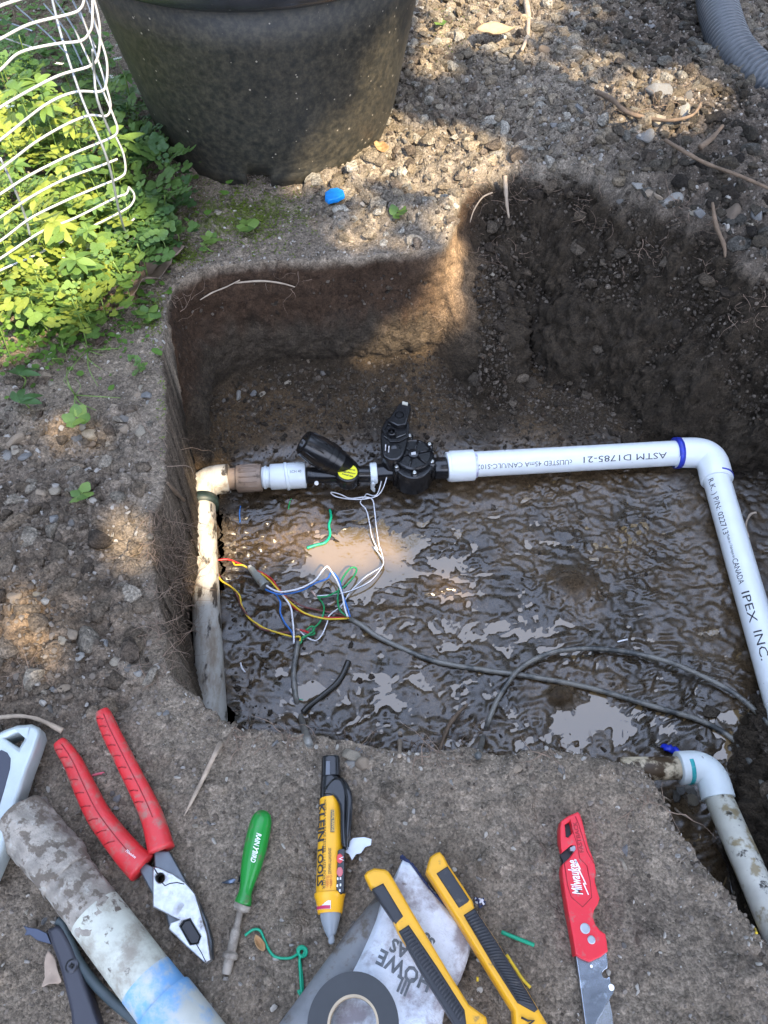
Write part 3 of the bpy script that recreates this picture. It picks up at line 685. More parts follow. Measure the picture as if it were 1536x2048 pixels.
# pressure regulator
rg = link('pressure_regulator', bpy.data.meshes.new('x'), None, None); bpy.data.objects.remove(rg)
Ra = P(712, 948, ZP); Rb = P(606, 884, ZP+.062); Lr = (Rb-Ra).length
k = Lr
lathe('pressure_regulator', Ra, Rb, [(0, .013), (.012, .017), (.03*k/.09, .0215), (.036, .0225), (.044, .0225), (.045, .0245), (.049, .0245), (.0495, .0235), (.053, .0235), (.0535, .0255), (.060, .0255), (.0605, .0243),
      (k*.74, .0248), (k*.93, .0218), (k*.985, .0205), (k, .0185), (k, .0125), (k*.95, .0115), (k*.92, .009), (k*.92, .001)], M_b, line, seg=48)
for q_ in range(10):                                        # grip ribs on the cap
    ax = (Rb-Ra).normalized(); e1 = Vector((0, 0, 1)); e1 = (e1-ax*ax.dot(e1)).normalized(); e2 = e1.cross(ax); t = q_*2*math.pi/10
    off = e1*math.cos(t)+e2*math.sin(t)
    tube('cap_rib', [Ra+ax*k*.70+off*.0246, Ra+ax*k*.94+off*.0215], .0011, M_b, line, seg=6)
# yellow sticker on its body, facing up
def disc_outline(cx, cy, rx, ry, n=28, rot=0):
    o = []
    for i in range(n):
        t = 2*math.pi*i/n; a, b = rx*math.cos(t), ry*math.sin(t); c_, s_ = math.cos(rot), math.sin(rot); o.append((cx+a*c_-b*s_, cy+a*s_+b*c_))
    return o
zs = ZP+.0245
bd = slab('sticker_boss', disc_outline(694, 944, 24, 19, rot=.1), ZP, zs-.0006, M_b, line, bevel=.003, zmap=zs)
stk = slab('yellow_sticker', disc_outline(695, 943, 20, 15.5, rot=.1), zs-.0006, zs+.0002, mat('yellow_sticker', (.78, .74, .02), .4), line, bevel=.0002, zmap=zs)
for i, (t_, a, b) in enumerate((('60 psi', (703, 936), (684, 932)), ('(2.4 bars)', (710, 942), (681, 937)), ('Regulator', (711, 949), (680, 943)), ('Install this', (706, 955), (684, 949)))):
    flat_text(t_, b, a, zs, .0042, M_ink, line, zoff=.0002, off=.00012)
# white collar with tie
seg_('white_collar', (740, 947), (754, 946), 43, M_w2)
tube('tape_tail', crom([P(747, 966, ZP+.008), P(745, 975, -.235), P(749, 984, -.25)], 4), [.003, .0035, .004, .0035, .003, .004, .003, .002, .001], M_w2, line, seg=8, rb=.001)
# valve
valve = thing('valve', None, None, (0, 0, 0)); bpy.data.objects.remove(valve)
vb, *_ = seg_('valve_body', (752, 946), (897, 935), 36, M_b)
seg_('valve_outlet', (868, 937), (900, 935), 44, M_b)
zv = ZP+.032; BC = P(827, 908, zv)
bw = slab('valve_bowl', disc_outline(827, 912, 43, 40, 40), ZP-.02, zv-.007, M_b, line, bevel=.003, zmap=zv)
br = rad(827, 908, zv, 78)
bonnet = lathe('bonnet', (BC.x, BC.y, zv-.01), (BC.x, BC.y, zv+.05), [(0, br), (.0095, br), (.0105, br-.001), (.0115, br-.003), (.010, br-.0045), (.010, .009), (.013, .0085), (.0135, .006), (.0135, .001)], M_b, line, seg=56)
for k_ in range(6):
    t = k_*math.pi/3+.25; dvec = Vector((math.cos(t), math.sin(t), 0))
    tube('bonnet_rib', [BC+dvec*.007+Vector((0, 0, .0015)), BC+dvec*(br-.003)+Vector((0, 0, .0015))], .0016, M_b, bonnet, seg=6)
slab('hub_mark', [(822, 905), (831, 903), (832, 908), (823, 910)], zv+.0034, zv+.0042, mat('hub_mark', (.5, .5, .5), .5), line, bevel=.0002)
M_scr = mat('screw_steel', (.6, .6, .58), .25, metal=1)
for sx, sy in ((793, 934), (829, 946), (864, 924), (859, 889), (819, 872)):
    p = P(sx, sy, zv-.004); base = Vector((p.x, p.y, ZP-.016))
    tube('screw_boss', [base, p], rad(sx, sy, zv, 15), M_b, line, seg=14)
    lathe('screw', p, p+Vector((0, 0, .01)), [(0, .0036), (.0022, .0036), (.003, .0026), (.003, .0008)], M_scr, line, seg=14)
# solenoid block
zt = ZP+.052
slab('housing_rim', [(763, 860), (776, 838), (806, 835), (819, 848), (817, 874), (800, 884), (780, 884)], zt-.011, zt-.007, M_b, line, bevel=.0008, zmap=zt-.008, holes=[[(769, 860), (779, 843), (803, 841), (813, 851), (812, 870), (798, 878), (782, 878)]])
slab('solenoid_housing', [(762, 858), (772, 838), (782, 834), (806, 838), (817, 848), (816, 880), (805, 912), (786, 920), (768, 914), (762, 895)], ZP-.005, zt-.01, M_b, line, bevel=.003, zmap=zt-.01, smooth_n=2)
slab('solenoid_lever', [(775, 840), (798, 806), (806, 801), (821, 806), (822, 816), (812, 848), (795, 850)], zt-.03, zt-.001, M_b, line, bevel=.002, zmap=zt)
for sx, sy, rr0 in ((799, 834, 10), (783, 866, 10)):
    p = P(sx, sy, zt-.006); r_ = rad(sx, sy, zt, 2*rr0)
    lathe('solenoid_socket', p-Vector((0, 0, .006)), p+Vector((0, 0, .02)), [(0, r_), (.010, r_), (.011, r_-.0008), (.011, r_-.002), (.003, r_-.003), (.003, .002), (.009, .0018), (.009, .0002)], M_b, line, seg=24)
slab('white_cap', [(805, 802), (816, 805), (815, 810), (804, 807)], zt-.002, zt+.0015, mat('white_cap', (.5, .48, .4), .5), line, bevel=.0004)
for a, b in (((768, 872), (786, 884)), ((793, 875), (812, 868)), ((775, 848), (792, 852))):
    tube('rim_edge', [P(*a, zt-.0085), P(*b, zt-.0085)], .0009, mat('edge_highlight', (.12, .12, .12), .2), line, seg=6)  # paler strips painting highlights onto the rim edges
tube('solenoid_stem', [P(788, 902, ZP+.0), P(788, 902, zt-.012)], .0125, M_b, line, seg=24)
# new white pipe
Mp = M_pvc()
seg_('adapter_flange', (893, 934), (902, 933), 60, Mp)
seg_('white_adapter', (899, 933), (948, 930), 63, Mp)
A, B = P(944, 929, ZP), P(1356, 906, ZP)
Rp = rad(1150, 917, ZP, 51)
lathe('new_pipe', A, B, [(0, Rp), ((B-A).length, Rp)], Mp, line, seg=40)
ue = B-A; L_ = ue.length
wrap_text('ASTM D1785-21', B, A, Rp, L_*.08, .0145, 46, M_ink, line, length=L_*.40)
wrap_text('cULISTED 45mA CAN/ULC-S102', B, A, Rp, L_*.535, .0115, 52, M_ink, line, length=L_*.45)
elbow('new_elbow', (1350, 906), (1421, 905), (1434, 962), 61, Mp)
M_prim = mat('purple_primer', (.03, .05, .42), .35, var=.4, vscale=80)
tube('primer_ring', [P(1349, 906, ZP), P(1359, 905.5, ZP)], rad(1354, 906, ZP, 63), M_prim, line, seg=32)
tube('primer_ring', [P(1434, 954, ZP), P(1434.6, 957, ZP)], rad(1434, 955, ZP, 62.6), M_prim, line, seg=32)
tube('primer_smear', [P(943, 930, ZP), P(953, 929.5, ZP)], rad(948, 929, ZP, 52.2), mat('primer_smear', (.52, .50, .74), .4, var=.3, vscale=60, dirt=(.72, .76, .78), dscale=60, dth=.45), line, seg=32)
A, B = P(1432, 955, ZP), P(1600, 1540, ZP)
Rp2 = rad(1470, 1080, ZP, 55)
lathe('new_pipe', A, B, [(0, Rp2), ((B-A).length, Rp2)], Mp, line, seg=40)
Lt = (B-A).length
def at_y(py): return (P(1434+(py-960)*.286, py, ZP)-A).dot((B-A).normalized())
for t_, y0, y1, sz, ph in (('R.K. ) P/N: 022713', 968, 1078, .0125, 50), ('CANADA', 1128, 1178, .012, 44), ('IPEX', 1194, 1255, .0165, 40), ('INC.', 1272, 1330, .0165, 36), ('Made in / Fabrique au', 1080, 1126, .006, 44)):
    wrap_text(t_, A, B, Rp2, at_y(y0), sz, -ph, M_ink, line, length=at_y(y1)-at_y(y0))

# ------------------------------------------------------------------ old pipe, lower right
ZO = -.20
old = thing('old_pipe_run', 'stained white pipe with elbow coming out of the earth at lower right', 'pipe', P(1410, 1560, ZO))
M_old2 = mat('stained_pvc', (.66, .64, .55), .5, var=.12, dirt=(.035, .027, .02), dscale=26, dth=.60, dsoft=.03, dirt2=(.35, .28, .16), d2scale=30, d2th=.58)
M_el2 = mat('stained_elbow', (.66, .72, .72), .45, var=.06, dirt=(.03, .025, .02), dscale=70, dth=.66, dsoft=.02)
M_tan = mat('brown_stained_pvc', (.62, .52, .36), .5, var=.2, dirt=(.06, .035, .015), dscale=34, dth=.5, dsoft=.06)
tube('pipe', [P(1240, 1538, ZO), P(1362, 1536, ZO)], rad(1320, 1538, ZO, 46), M_tan, old, seg=32)
elbow('elbow', (1356, 1536), (1418, 1532), (1437, 1598), 64, M_el2, z=ZO, parent=old)
tube('pipe', [P(1434, 1588, ZO), P(1570, 1900, -.14)], rad(1450, 1640, ZO, 56), M_old2, old, seg=32)
tube('teal_mark', [P(1371, 1536, ZO), P(1379, 1535.4, ZO)], rad(1373, 1536, ZO, 64.6), mat('teal_primer', (.02, .36, .36), .4, dirt=(.5, .58, .6), dscale=40, dth=.5), old, seg=32)
bt = thing('blue_tape_scrap', 'scrap of bright blue tape behind the lower right elbow', 'scrap', P(1340, 1500, -.2))
M_bt = mat('blue_tape', (.01, .03, .45), .35, var=.4)
tube('tape', crom([onG(1325, 1490, .004), onG(1338, 1497, .008), onG(1350, 1500, .004), onG(1357, 1506, .006)], 4), [.003, .006, .004, .007, .005, .006, .007, .004, .006, .005, .004, .004, .003], M_bt, bt, seg=6, rb=.0018)

# ------------------------------------------------------------------ large pipe, bottom left
zl = .018
big = thing('muddy_pipe', 'thick mud-caked white pipe with a blue-stained joint in the bottom left corner', 'pipe', P(190, 1820, 0))
M_mudpipe = mat('mud_caked', (.28, .25, .21), .95, var=.4, vscale=60, bump=1.6, bscale=110, dirt=(.36, .35, .31), dscale=120, dth=.61, dsoft=.07, dirt2=(.14, .115, .09), d2scale=80, d2th=.54)
M_bigp = mat('dirty_big_pvc', (.52, .53, .45), .55, var=.1, dirt=(.27, .24, .19), dscale=36, dth=.53, dsoft=.14, dirt2=(.12, .10, .08), d2scale=80, d2th=.62)
M_bluep = mat('blue_stained_pvc', (.50, .51, .46), .45, var=.1, dirt=(.16, .36, .62), dscale=16, dth=.57, dsoft=.08, dirt2=(.1, .07, .06), d2scale=40, d2th=.70)
pa = [P(38, 1630, zl), P(62, 1660, zl), P(100, 1706, zl), P(136, 1755, zl)]
cr_ = crom(pa, 8); n_ = len(cr_)
V_, F_ = tube_data(cr_, [rad(80, 1680, zl, 112)*(.62 if i < 1 else .86 if i < 2 else 1-.08*i/n_) for i in range(n_)], 40)
V_ = [v+np.array([0, 0, 0])+.0035*np.array([fbm(v[0]*90, v[1]*90, v[2]*90, o=3, seed=s_) for s_ in (1, 2, 3)]) for v in V_]
mk('muddy_coupling', V_, F_, M_mudpipe, big)
V_, F_ = tube_data(crom([P(120, 1733, zl), P(180, 1812, zl), P(215, 1858, zl)], 12), rad(150, 1770, zl, 101), 40)
V_ = [v+.0013*np.array([fbm(v[0]*120, v[1]*120, v[2]*120, o=3, seed=s_) for s_ in (5, 6, 7)]) for v in V_]
mk('mud_caked_pipe', V_, F_, M_mudpipe, big)
lathe('pipe', P(190, 1826, zl), P(345, 2030, zl), [(0, .0226), (.02, .0228), ((P(345, 2030, zl)-P(190, 1826, zl)).length, .0229)], M_bigp, big, seg=40)
A = P(292, 1960, zl); B = P(332, 2012, zl)
lathe('blue_stain_band', A, B, [(0, .02305), ((B-A).length, .02315)], M_bluep, big, seg=40)
A = P(326, 2004, zl); B = P(460, 2180, zl)
lathe('pipe_joint', A, B, [(0, .0231), (.0003, .0248), (.002, .0254), ((B-A).length, .0256)], M_bluep, big, seg=40)
# ------------------------------------------------------------------ pliers
z1 = lambda pts: Z(0, 1380, 3.065, pts)
pl = thing('pliers', 'red-handled combination pliers lying open beside the muddy pipe', 'pliers', P(300, 1700, 0))
M_red = mat('red_grip', (.56, .025, .03), .42, var=.12, dirt=(.30, .14, .11), dscale=60, dth=.58, dsoft=.12, bump=.08)
M_redg = mat('red_groove', (.28, .012, .015), .55)
gripz = .014
for path, ws in ((z1([(362, 318), (385, 350), (450, 450), (520, 600), (600, 760), (700, 900), (800, 1020), (872, 1092)]), (74, 98, 116, 132, 142, 152, 165, 176)),
                 (z1([(625, 128), (640, 165), (680, 260), (740, 380), (810, 520), (880, 660), (940, 800), (990, 985)]), (80, 104, 114, 118, 122, 128, 136, 158))):
    pp = crom([P(*p, gripz) for p in path], 6); wr = []
    for i in range(len(pp)):
        t = i/(len(pp)-1)*(len(ws)-1); j = min(int(t), len(ws)-2); wr.append((ws[j]*(1-t+j)+ws[j+1]*(t-j))/3.065)
    rr0 = [w_/2/2.2/1000*1.02 for w_ in wr]; rr0[0] *= .72
    g = tube('grip', pp, rr0, M_red, pl, seg=28, rb=[min(.0115, r_*.9) for r_ in rr0], sq=2.6)
    T_, N_ = frames(pp)
    for i in range(7, len(pp)-9, 3):                       # moulded chevrons
        r_ = rr0[i]; s_, u_ = N_[i]; t_ = T_[i]
        zt_ = min(.0115, r_*.9)
        rib = [pp[i]+s_*r_*.80+u_*zt_*.72-t_*.002, pp[i]+s_*r_*.45+u_*zt_*.97, pp[i]+s_*r_*.1+u_*zt_*1.0+t_*.003]
        tube('grip_groove', rib, .0006, M_redg, g, seg=5)
    rim_ = [pp[i]-N_[i][0]*rr0[i]*.15+N_[i][1]*min(.0115, rr0[i]*.9)*1.0 for i in range(6, len(pp)-6, 2)]
    tube('grip_groove', rim_, .0005, M_redg, g, seg=5)
flat_text('Milwaukee', z1([(768, 990)])[0], z1([(828, 1034)])[0], gripz+.0118, .0034, mat('white_print', (.8, .8, .8), .5), pl, shear=.3)
M_dst = mat('dark_steel', (.10, .11, .12), .4, metal=.7, var=.2)
slab('arm', z1([(880, 1050), (940, 1085), (950, 1330), (930, 1250), (860, 1120), (850, 1090)]), .003, .016, M_dst, pl, bevel=.0015)
slab('arm', z1([(940, 985), (1035, 985), (1150, 1190), (1060, 1160), (945, 1085)]), .003, .016, M_dst, pl, bevel=.0015)
slab('head_shade_layer', z1([(1000, 1350), (1150, 1195), (1215, 1290), (1270, 1420), (1300, 1540), (1300, 1650), (1280, 1650), (1030, 1450)]), .001, .010, M_dst, pl, bevel=.002, zmap=.012)  # under-part of the head with its shadow built in as a dark layer
slab('head', z1([(938, 1082), (975, 1088), (1060, 1125), (1140, 1182), (1195, 1250), (1220, 1330), (1270, 1500), (1292, 1650), (1258, 1676), (1150, 1580), (1030, 1465), (1045, 1425), (1095, 1408), (1045, 1385), (935, 1330), (934, 1120)]), .006, .018, M_steel(), pl, bevel=.0012,
     holes=[z1([(1100, 1445), (1122, 1412), (1165, 1400), (1230, 1510), (1214, 1553), (1165, 1562)]), z1(disc_outline(980, 1150, 28, 32, 16))], zmap=.018)
slab('jaw_inset', z1([(1110, 1450), (1128, 1418), (1160, 1408), (1222, 1510), (1208, 1548), (1168, 1553)]), .004, .0155, mat('jaw_dark', (.03, .03, .032), .45, metal=.5), pl, bevel=.0006, zmap=.018)
def line_mark(name, pts, z, r, m, parent): return tube(name, [P(*p, z) for p in pts], r, m, parent, seg=5)
M_gap = mat('gap_shadowless', (.015, .015, .015), .8)
line_mark('joint_line', z1([(1205, 1560), (1235, 1610), (1262, 1668)]), .018, .0004, M_gap, pl)
line_mark('joint_line', z1([(945, 1092), (965, 1125)]), .018, .0006, M_gap, pl)
line_mark('joint_line', z1([(992, 1178), (1012, 1200), (1040, 1186), (1085, 1180), (1130, 1190)]), .018, .0005, M_gap, pl)
lathe('pivot', P(*z1([(1098, 1345)])[0], .0178), P(*z1([(1098, 1345)])[0], .0278), [(0, .0056), (.0005, .0056), (.0007, .005), (.0007, .001)], M_steel(), pl, seg=28)

# ------------------------------------------------------------------ screwdriver
z2 = lambda pts: Z(430, 1480, 3.606, pts)
sd = thing('screwdriver', 'green-handled flat screwdriver with muddy shaft lying on bare soil', 'screwdriver', P(500, 1760, 0))
M_grn = mat('green_plastic', (.008, .22, .03), .28, var=.1, dirt=(.11, .13, .07), dscale=80, dth=.61)
a, b_ = z2([(352, 505)])[0], z2([(198, 1192)])[0]; A, B = P(*a, .0165), P(*b_, .0115); L = (B-A).length
prof = [(0, .05), (.012, .35), (.04, .66), (.09, .86), (.16, .95), (.28, 1), (.42, .99), (.58, .90), (.7, .76), (.78, .62), (.84, .56), (.89, .58), (.94, .68), (.985, .70), (1, .6)]
Rh = rad(500, 1700, .01, 46)
pts = crom([(d*L, r_*Rh) for d, r_ in prof], 3)
lathe('handle', A, B, [(p[0], max(p[1], .0004)) for p in pts], M_grn, sd, seg=36)
wrap_text('RAIN', A, B, Rh*1.0, L*.27, .0066, 14, mat('white_print', (.8, .8, .8), .5), sd, length=L*.135, shear=.25, off=.0001)
wrap_text('BIRD', A, B, Rh*.97, L*.455, .0062, 14, MATS['white_print'], sd, length=L*.12, shear=.25, off=.0001)
wrap_text('Y', A, B, Rh*1.0, L*.412, .0072, 14, MATS['white_print'], sd, shear=.5, off=.0001)
C_ = P(*z2([(192, 1192)])[0], .0105); D_ = P(*z2([(80, 1690)])[0], .0055); L = (D_-C_).length
M_muds = mat('muddy_steel', (.20, .17, .135), .7, metal=.1, var=.3, dirt=(.32, .28, .23), dscale=60, dth=.5)
lathe('shaft', C_-(D_-C_)*.03, D_, [(0, .0031), (L*.35, .0029), (L*.40, .0043), (L*.70, .0042), (L*.74, .0068), (L*.80, .0068), (L*.83, .0044), (L*.98, .0042), (L*1.03, .0038)], M_muds, sd, seg=14)
lathe('ferrule', P(*z2([(203, 1182)])[0], .0115), P(*z2([(190, 1215)])[0], .0108), [(0, .0078), (.004, .0074), (.006, .005)], M_muds, sd, seg=24)
tube('metal_splinter', [P(*z2([(50, 1030)])[0], .004), P(*z2([(110, 1020)])[0], .006), P(*z2([(180, 1000)])[0], .006)], [.0004, .0022, .0026], mat('blue_steel', (.12, .15, .2), .3, metal=.8), sd, seg=6, rb=[.0003, .0008, .0008])

# ------------------------------------------------------------------ voltage tester
vt = thing('voltage_tester', 'yellow and black pen voltage tester with clear tip in the middle of the tools', 'voltage tester', P(660, 1700, 0))
M_yel = mat('yellow_plastic', (.80, .40, .012), .35, var=.03, dirt=(.35, .2, .05), dscale=80, dth=.72)
M_bk = mat('glossy_black', (.010, .011, .013), .22)
zc = .0125
def zz2(x, y, z=zc): return P(*z2([(x, y)])[0], z)
def flow(name, pts, m, parent=vt, seg=32, sq=2.3, flat=.98):
    pp = crom([np.array([*zz2(x, y), w_/2/3.606]) for x, y, w_ in pts], 4)
    rr0 = [rad(660, 1700, zc, 2)*p[3] for p in pp]
    V, Fc = tube_data([p[:3] for p in pp], rr0, seg, rb=[r_*flat for r_ in rr0], sq=sq); o = mk(name, V, Fc, m, parent); shade(o, 40); return o
flow('end_cap', [(836, 128, 118), (836, 134, 138), (836, 200, 142), (836, 268, 148)], M_bk, sq=2.8)
slab('cap_facet', z2([(800, 150), (830, 150), (830, 250), (798, 250)]), zc+.018/2, zc+.0192/2+.0006, mat('cap_facet', (.10, .11, .13), .3), vt, bevel=.0003)
flow('shoulder', [(836, 266, 138), (833, 290, 148), (830, 400, 152), (828, 440, 150)], M_bk)
body = flow('barrel', [(828, 392, 140), (829, 396, 148), (832, 600, 172), (834, 800, 190), (832, 1000, 198), (830, 1112, 200)], M_yel)
flow('front_ring', [(829, 1104, 208), (829, 1110, 218), (829, 1128, 216), (830, 1160, 196), (830, 1245, 172), (830, 1250, 165)], M_yel)
M_clr = mat('clear_tip', (.55, .60, .64), .12, alpha=.55, ior=1.45)
flow('clear_tip', [(832, 1246, 150), (832, 1300, 132), (836, 1380, 84), (838, 1408, 62), (839, 1414, 46), (840, 1450, 44), (840, 1468, 34), (840, 1474, 14)], M_clr, sq=2)
flow('inner_tip', [(834, 1250, 100), (837, 1390, 40), (838, 1402, 20)], mat('inner_tip', (.45, .5, .55), .3), sq=2)
Rv = rad(660, 1700, zc, 198/3.606)
zt_ = zc+Rv*.96
slab('clip_bridge', z2([(850, 275), (905, 275), (935, 320), (950, 400), (945, 560), (950, 700), (958, 770), (928, 775), (908, 735), (902, 600), (897, 468), (840, 386), (790, 384), (800, 330)]), zc, zt_+.0006, M_bk, vt, bevel=.0025, zmap=zt_, smooth_n=2)
cl = crom([zz2(905, 285, zc+.004), zz2(945, 340, zc+.010), zz2(968, 420, zc+.012), zz2(966, 560, zc+.011), zz2(955, 690, zc+.008), zz2(945, 765, zc+.002)], 6)
tube('pocket_clip', cl, [.0030]*len(cl), M_bk, vt, seg=12, rb=.0022)
slab('button_panel', z2([(884, 800), (898, 786), (934, 780), (936, 1095), (905, 1112), (874, 1080)]), zc, zt_+.0003, M_bk, vt, bevel=.001, zmap=zt_)
zp = zt_+.0003
for yy_, cc in ((855, (.62, .05, .06)), (950, (.55, .14, .15))):
    slab('button', z2(disc_outline(900, yy_, 23, 35, 20)), zp-.001, zp+.0009, mat('button_%d' % yy_, cc, .4), vt, bevel=.0006, zmap=zp)
M_wp = MATS['white_print']
flat_text('V', z2([(893, 842)])[0], z2([(893, 872)])[0], zp+.001, .006, M_wp, vt)
for x, y in ((885, 1000), (905, 998), (882, 1050), (905, 1045), (900, 1085)): slab('indicator', z2([(x-5, y-9), (x+5, y-9), (x+5, y+9), (x-5, y+9)]), zp-.0003, zp+.0003, M_wp, vt, bevel=.0001)
Ab, Bb = zz2(829, 392), zz2(831, 1112)
def tt(t_, y0, y1, sz, ph, m=M_ink, r=Rv*.985, **kw): wrap_text(t_, Ab, Bb, r, (zz2(830, y0)-Ab).length, sz, ph, m, vt, length=(zz2(830, y1)-zz2(830, y0)).length, **kw)
for t_, y0, y1, r_, q_ in (('KLEIN', 475, 745, .865, .99), ('TOOLS', 780, 1065, 1.0, 1.05)): tt(t_, y0, y1, .0100, -40, r=Rv*r_, r1=Rv*q_, off=.0003)
tt('NCVT-5A VOLTAGE TESTER / LASER POINTER', 450, 1090, .0036, -22, r=Rv*.83, r1=Rv*1.03)
tt('SENSITIVITY RANGES', 800, 985, .0038, 2, r=Rv*.98)
tt('12-1000V~', 995, 1085, .0036, 6, mat('red_print', (.5, .06, .02), .5), r=Rv)
tt('70-1000V~', 995, 1085, .0036, -8, MATS['red_print'], r=Rv)
zr = zc+Rv*.90
slab('range_badge', z2([(835, 505), (860, 505), (860, 665), (833, 665)]), zr, zr+.0012, mat('grey_print', (.12, .10, .06), .5), vt, bevel=.0001, zmap=zr)
flat_text('DUAL RANGE', z2([(842, 510)])[0], z2([(842, 660)])[0], zr+.0012, .0042, mat('yellow_print', (.8, .5, .1), .5), vt)
def patch_on_cyl(name, y0, y1, p0, p1, r, m):
    a = zz2(830, y0); b = zz2(830, y1); V = []; n = 10
    for q_ in (a, b):
        for i in range(n+1):
            f = math.radians(p0+(p1-p0)*i/n); V.append((q_.x-r*math.sin(f), q_.y, q_.z+r*math.cos(f)))
    return mk(name, V, [(i, i+1, i+n+2, i+n+1) for i in range(n)], m, vt)
patch_on_cyl('warning_label', 1158, 1232, -6, 76, Rv*.95, mat('white_label', (.75, .75, .75), .5))
patch_on_cyl('red_warning_strip', 1206, 1231, -4, 74, Rv*.955, mat('red_label', (.50, .03, .10), .5))
# lettering across the label
def lab(t_, x0, x1, y, sz): flat_text(t_, z2([(x1, y)])[0], z2([(x0, y)])[0], zc+Rv*.99, sz, M_ink, vt)

# ------------------------------------------------------------------ red folding knife
z4 = lambda pts: Z(1050, 1580, 4.376, pts)
kn = thing('folding_knife', 'open folding utility knife with bright red handle lying to the right of the tools', 'knife', P(1165, 1790, 0))
zk = .017
M_kr = mat('knife_red', (.66, .018, .035), .38, var=.05, dirt=(.36, .13, .11), dscale=90, dth=.63)
out_r = z4([(318, 268), (380, 225), (462, 190), (480, 205), (500, 260), (522, 350), (553, 480), (590, 580), (612, 650), (622, 720), (612, 790), (632, 870), (655, 950), (640, 1000), (606, 1050), (596, 1110), (615, 1170), (655, 1225), (705, 1260), (718, 1330), (727, 1412), (665, 1460), (572, 1503), (500, 1475), (443, 1440),
            (425, 1330), (400, 1190), (365, 1000), (338, 820), (322, 700), (330, 650), (392, 590), (445, 515), (440, 482), (405, 482), (322, 548), (308, 440), (306, 330)])
slab('handle', out_r, .001, zk, M_kr, kn, bevel=.0012, zmap=zk, holes=[z4([(350, 300), (395, 272), (408, 320), (416, 372), (378, 415), (358, 408)])])
slab('inner_frame', z4([(330, 290), (470, 215), (560, 560), (600, 760), (600, 950), (560, 1100), (640, 1250), (690, 1400), (570, 1470), (450, 1420), (400, 1150), (345, 700), (345, 600), (320, 560)]), .0015, .010, mat('inner_black', (.02, .02, .022), .5), kn, bevel=.0006, zmap=zk)
slab('cutter_slot_rim', z4([(395, 500), (432, 482), (452, 490), (452, 520), (430, 545), (420, 530), (400, 530)]), .006, zk-.001, mat('grey_steel', (.3, .31, .33), .4, metal=.6), kn, bevel=.0005, zmap=zk)
M_dr = mat('dark_red', (.30, .008, .015), .5)
for ln in ([(345, 640), (372, 830), (405, 938), (505, 1024), (585, 940), (570, 800), (540, 660)], [(395, 260), (420, 360), (455, 470), (480, 600), (540, 660)], [(440, 230), (470, 300), (545, 540), (600, 640)]):
    line_mark('panel_line', z4(ln), zk, .0004, M_dr, kn)
def band_text(t_, p0, p1, sz, **kw): flat_text(t_, z4([p0])[0], z4([p1])[0], zk, sz, M_wp, kn, **kw)
band_text('Milwaukee', (506, 915), (448, 612), .0130, shear=.35, off=.00022)
slab('lightning_mark', z4([(430, 604), (447, 606), (488, 690), (480, 700), (540, 828), (520, 822), (560, 915), (552, 918), (505, 812), (525, 815), (462, 690), (472, 685)]), zk-.0003, zk+.0003, M_wp, kn, bevel=.0001)
flat_text('FASTBACK', z4([(515, 545)])[0], z4([(452, 275)])[0], zk, .0055, M_dr, kn, off=.0001)
M_st2 = mat('knife_screw', (.42, .45, .48), .35, metal=.5)
for x, y, r_ in ((525, 1213, .0042), (580, 1312, .0033)):
    p = P(*z4([(x, y)])[0], zk-.0004); lathe('knife_screw', p, p+Vector((0, 0, .01)), [(0, r_), (.001, r_), (.0014, r_*.75), (.0009, r_*.7), (.0009, r_*.1)], M_st2, kn, seg=28)
M_bl = mat('knife_blade_steel', (.30, .33, .37), .27, metal=.9, var=.18, vscale=70, dirt=(.5, .55, .6), dscale=60, dth=.62)
slab('blade_holder', z4([(440, 1425), (600, 1420), (716, 1425), (727, 1510), (722, 1560), (695, 1575), (672, 1605), (682, 1640), (715, 1648), (740, 1625), (752, 1680), (782, 1730), (775, 1780), (742, 1832), (640, 2010), (600, 2110), (535, 2110), (500, 1850), (470, 1620)]), .006, .0125, M_bl, kn, bevel=.0008, zmap=.0125)
slab('blade', z4([(735, 1835), (762, 1960), (775, 2110), (590, 2110), (620, 2030)]), .009, .0102, mat('blade_edge_steel', (.62, .64, .66), .25, metal=.9, dirt=(.3, .3, .3), dscale=60, dth=.6), kn, bevel=.0002, zmap=.0095)
lathe('rivet', P(*z4([(755, 1728)])[0], .0123), P(*z4([(755, 1728)])[0], .02), [(0, .0026), (.0007, .0024), (.0008, .0004)], mat('bright_rivet', (.7, .7, .7), .3, metal=.6), kn, seg=16)
lathe('rivet', P(*z4([(580, 1543)])[0], .0123), P(*z4([(580, 1543)])[0], .02), [(0, .0013), (.0004, .0012), (.0005, .0003)], MATS['bright_rivet'], kn, seg=12)

# ------------------------------------------------------------------ cloth, grey pipe, tape, yellow-handled tools
z3 = lambda pts: Z(600, 1680, 3.072, pts)
gp = thing('grey_pipe', 'grey pipe lying under the white cloth and tape roll', 'pipe', P(680, 1960, 0))
tube('pipe', [P(775, 1800, .004), P(722, 1890, .006), P(600, 2085, .010)], [.010, .016, .022], mat('grey_pvc', (.20, .205, .21), .6, var=.25, dirt=(.12, .10, .08), dscale=40, dth=.58), gp, seg=28)
LE = [np.array(p) for p in ((806, 1717), (790, 1750), (764, 1800), (748, 1845), (722, 1900), (680, 1975), (625, 2060), (560, 2150))]
RE = [np.array(p) for p in ((814, 1719), (850, 1762), (893, 1812), (941, 1872), (925, 1950), (893, 2010), (880, 2080), (870, 2150))]
nu, nv_ = 44, 64; CV = []; 
LEs = crom(LE, 10); REs = crom(RE, 10)
def cloth_pt(u, v):
    a = LEs[min(int(v*(len(LEs)-1)), len(LEs)-1)]; b = REs[min(int(v*(len(REs)-1)), len(REs)-1)]; return a*(1-u)+b*u
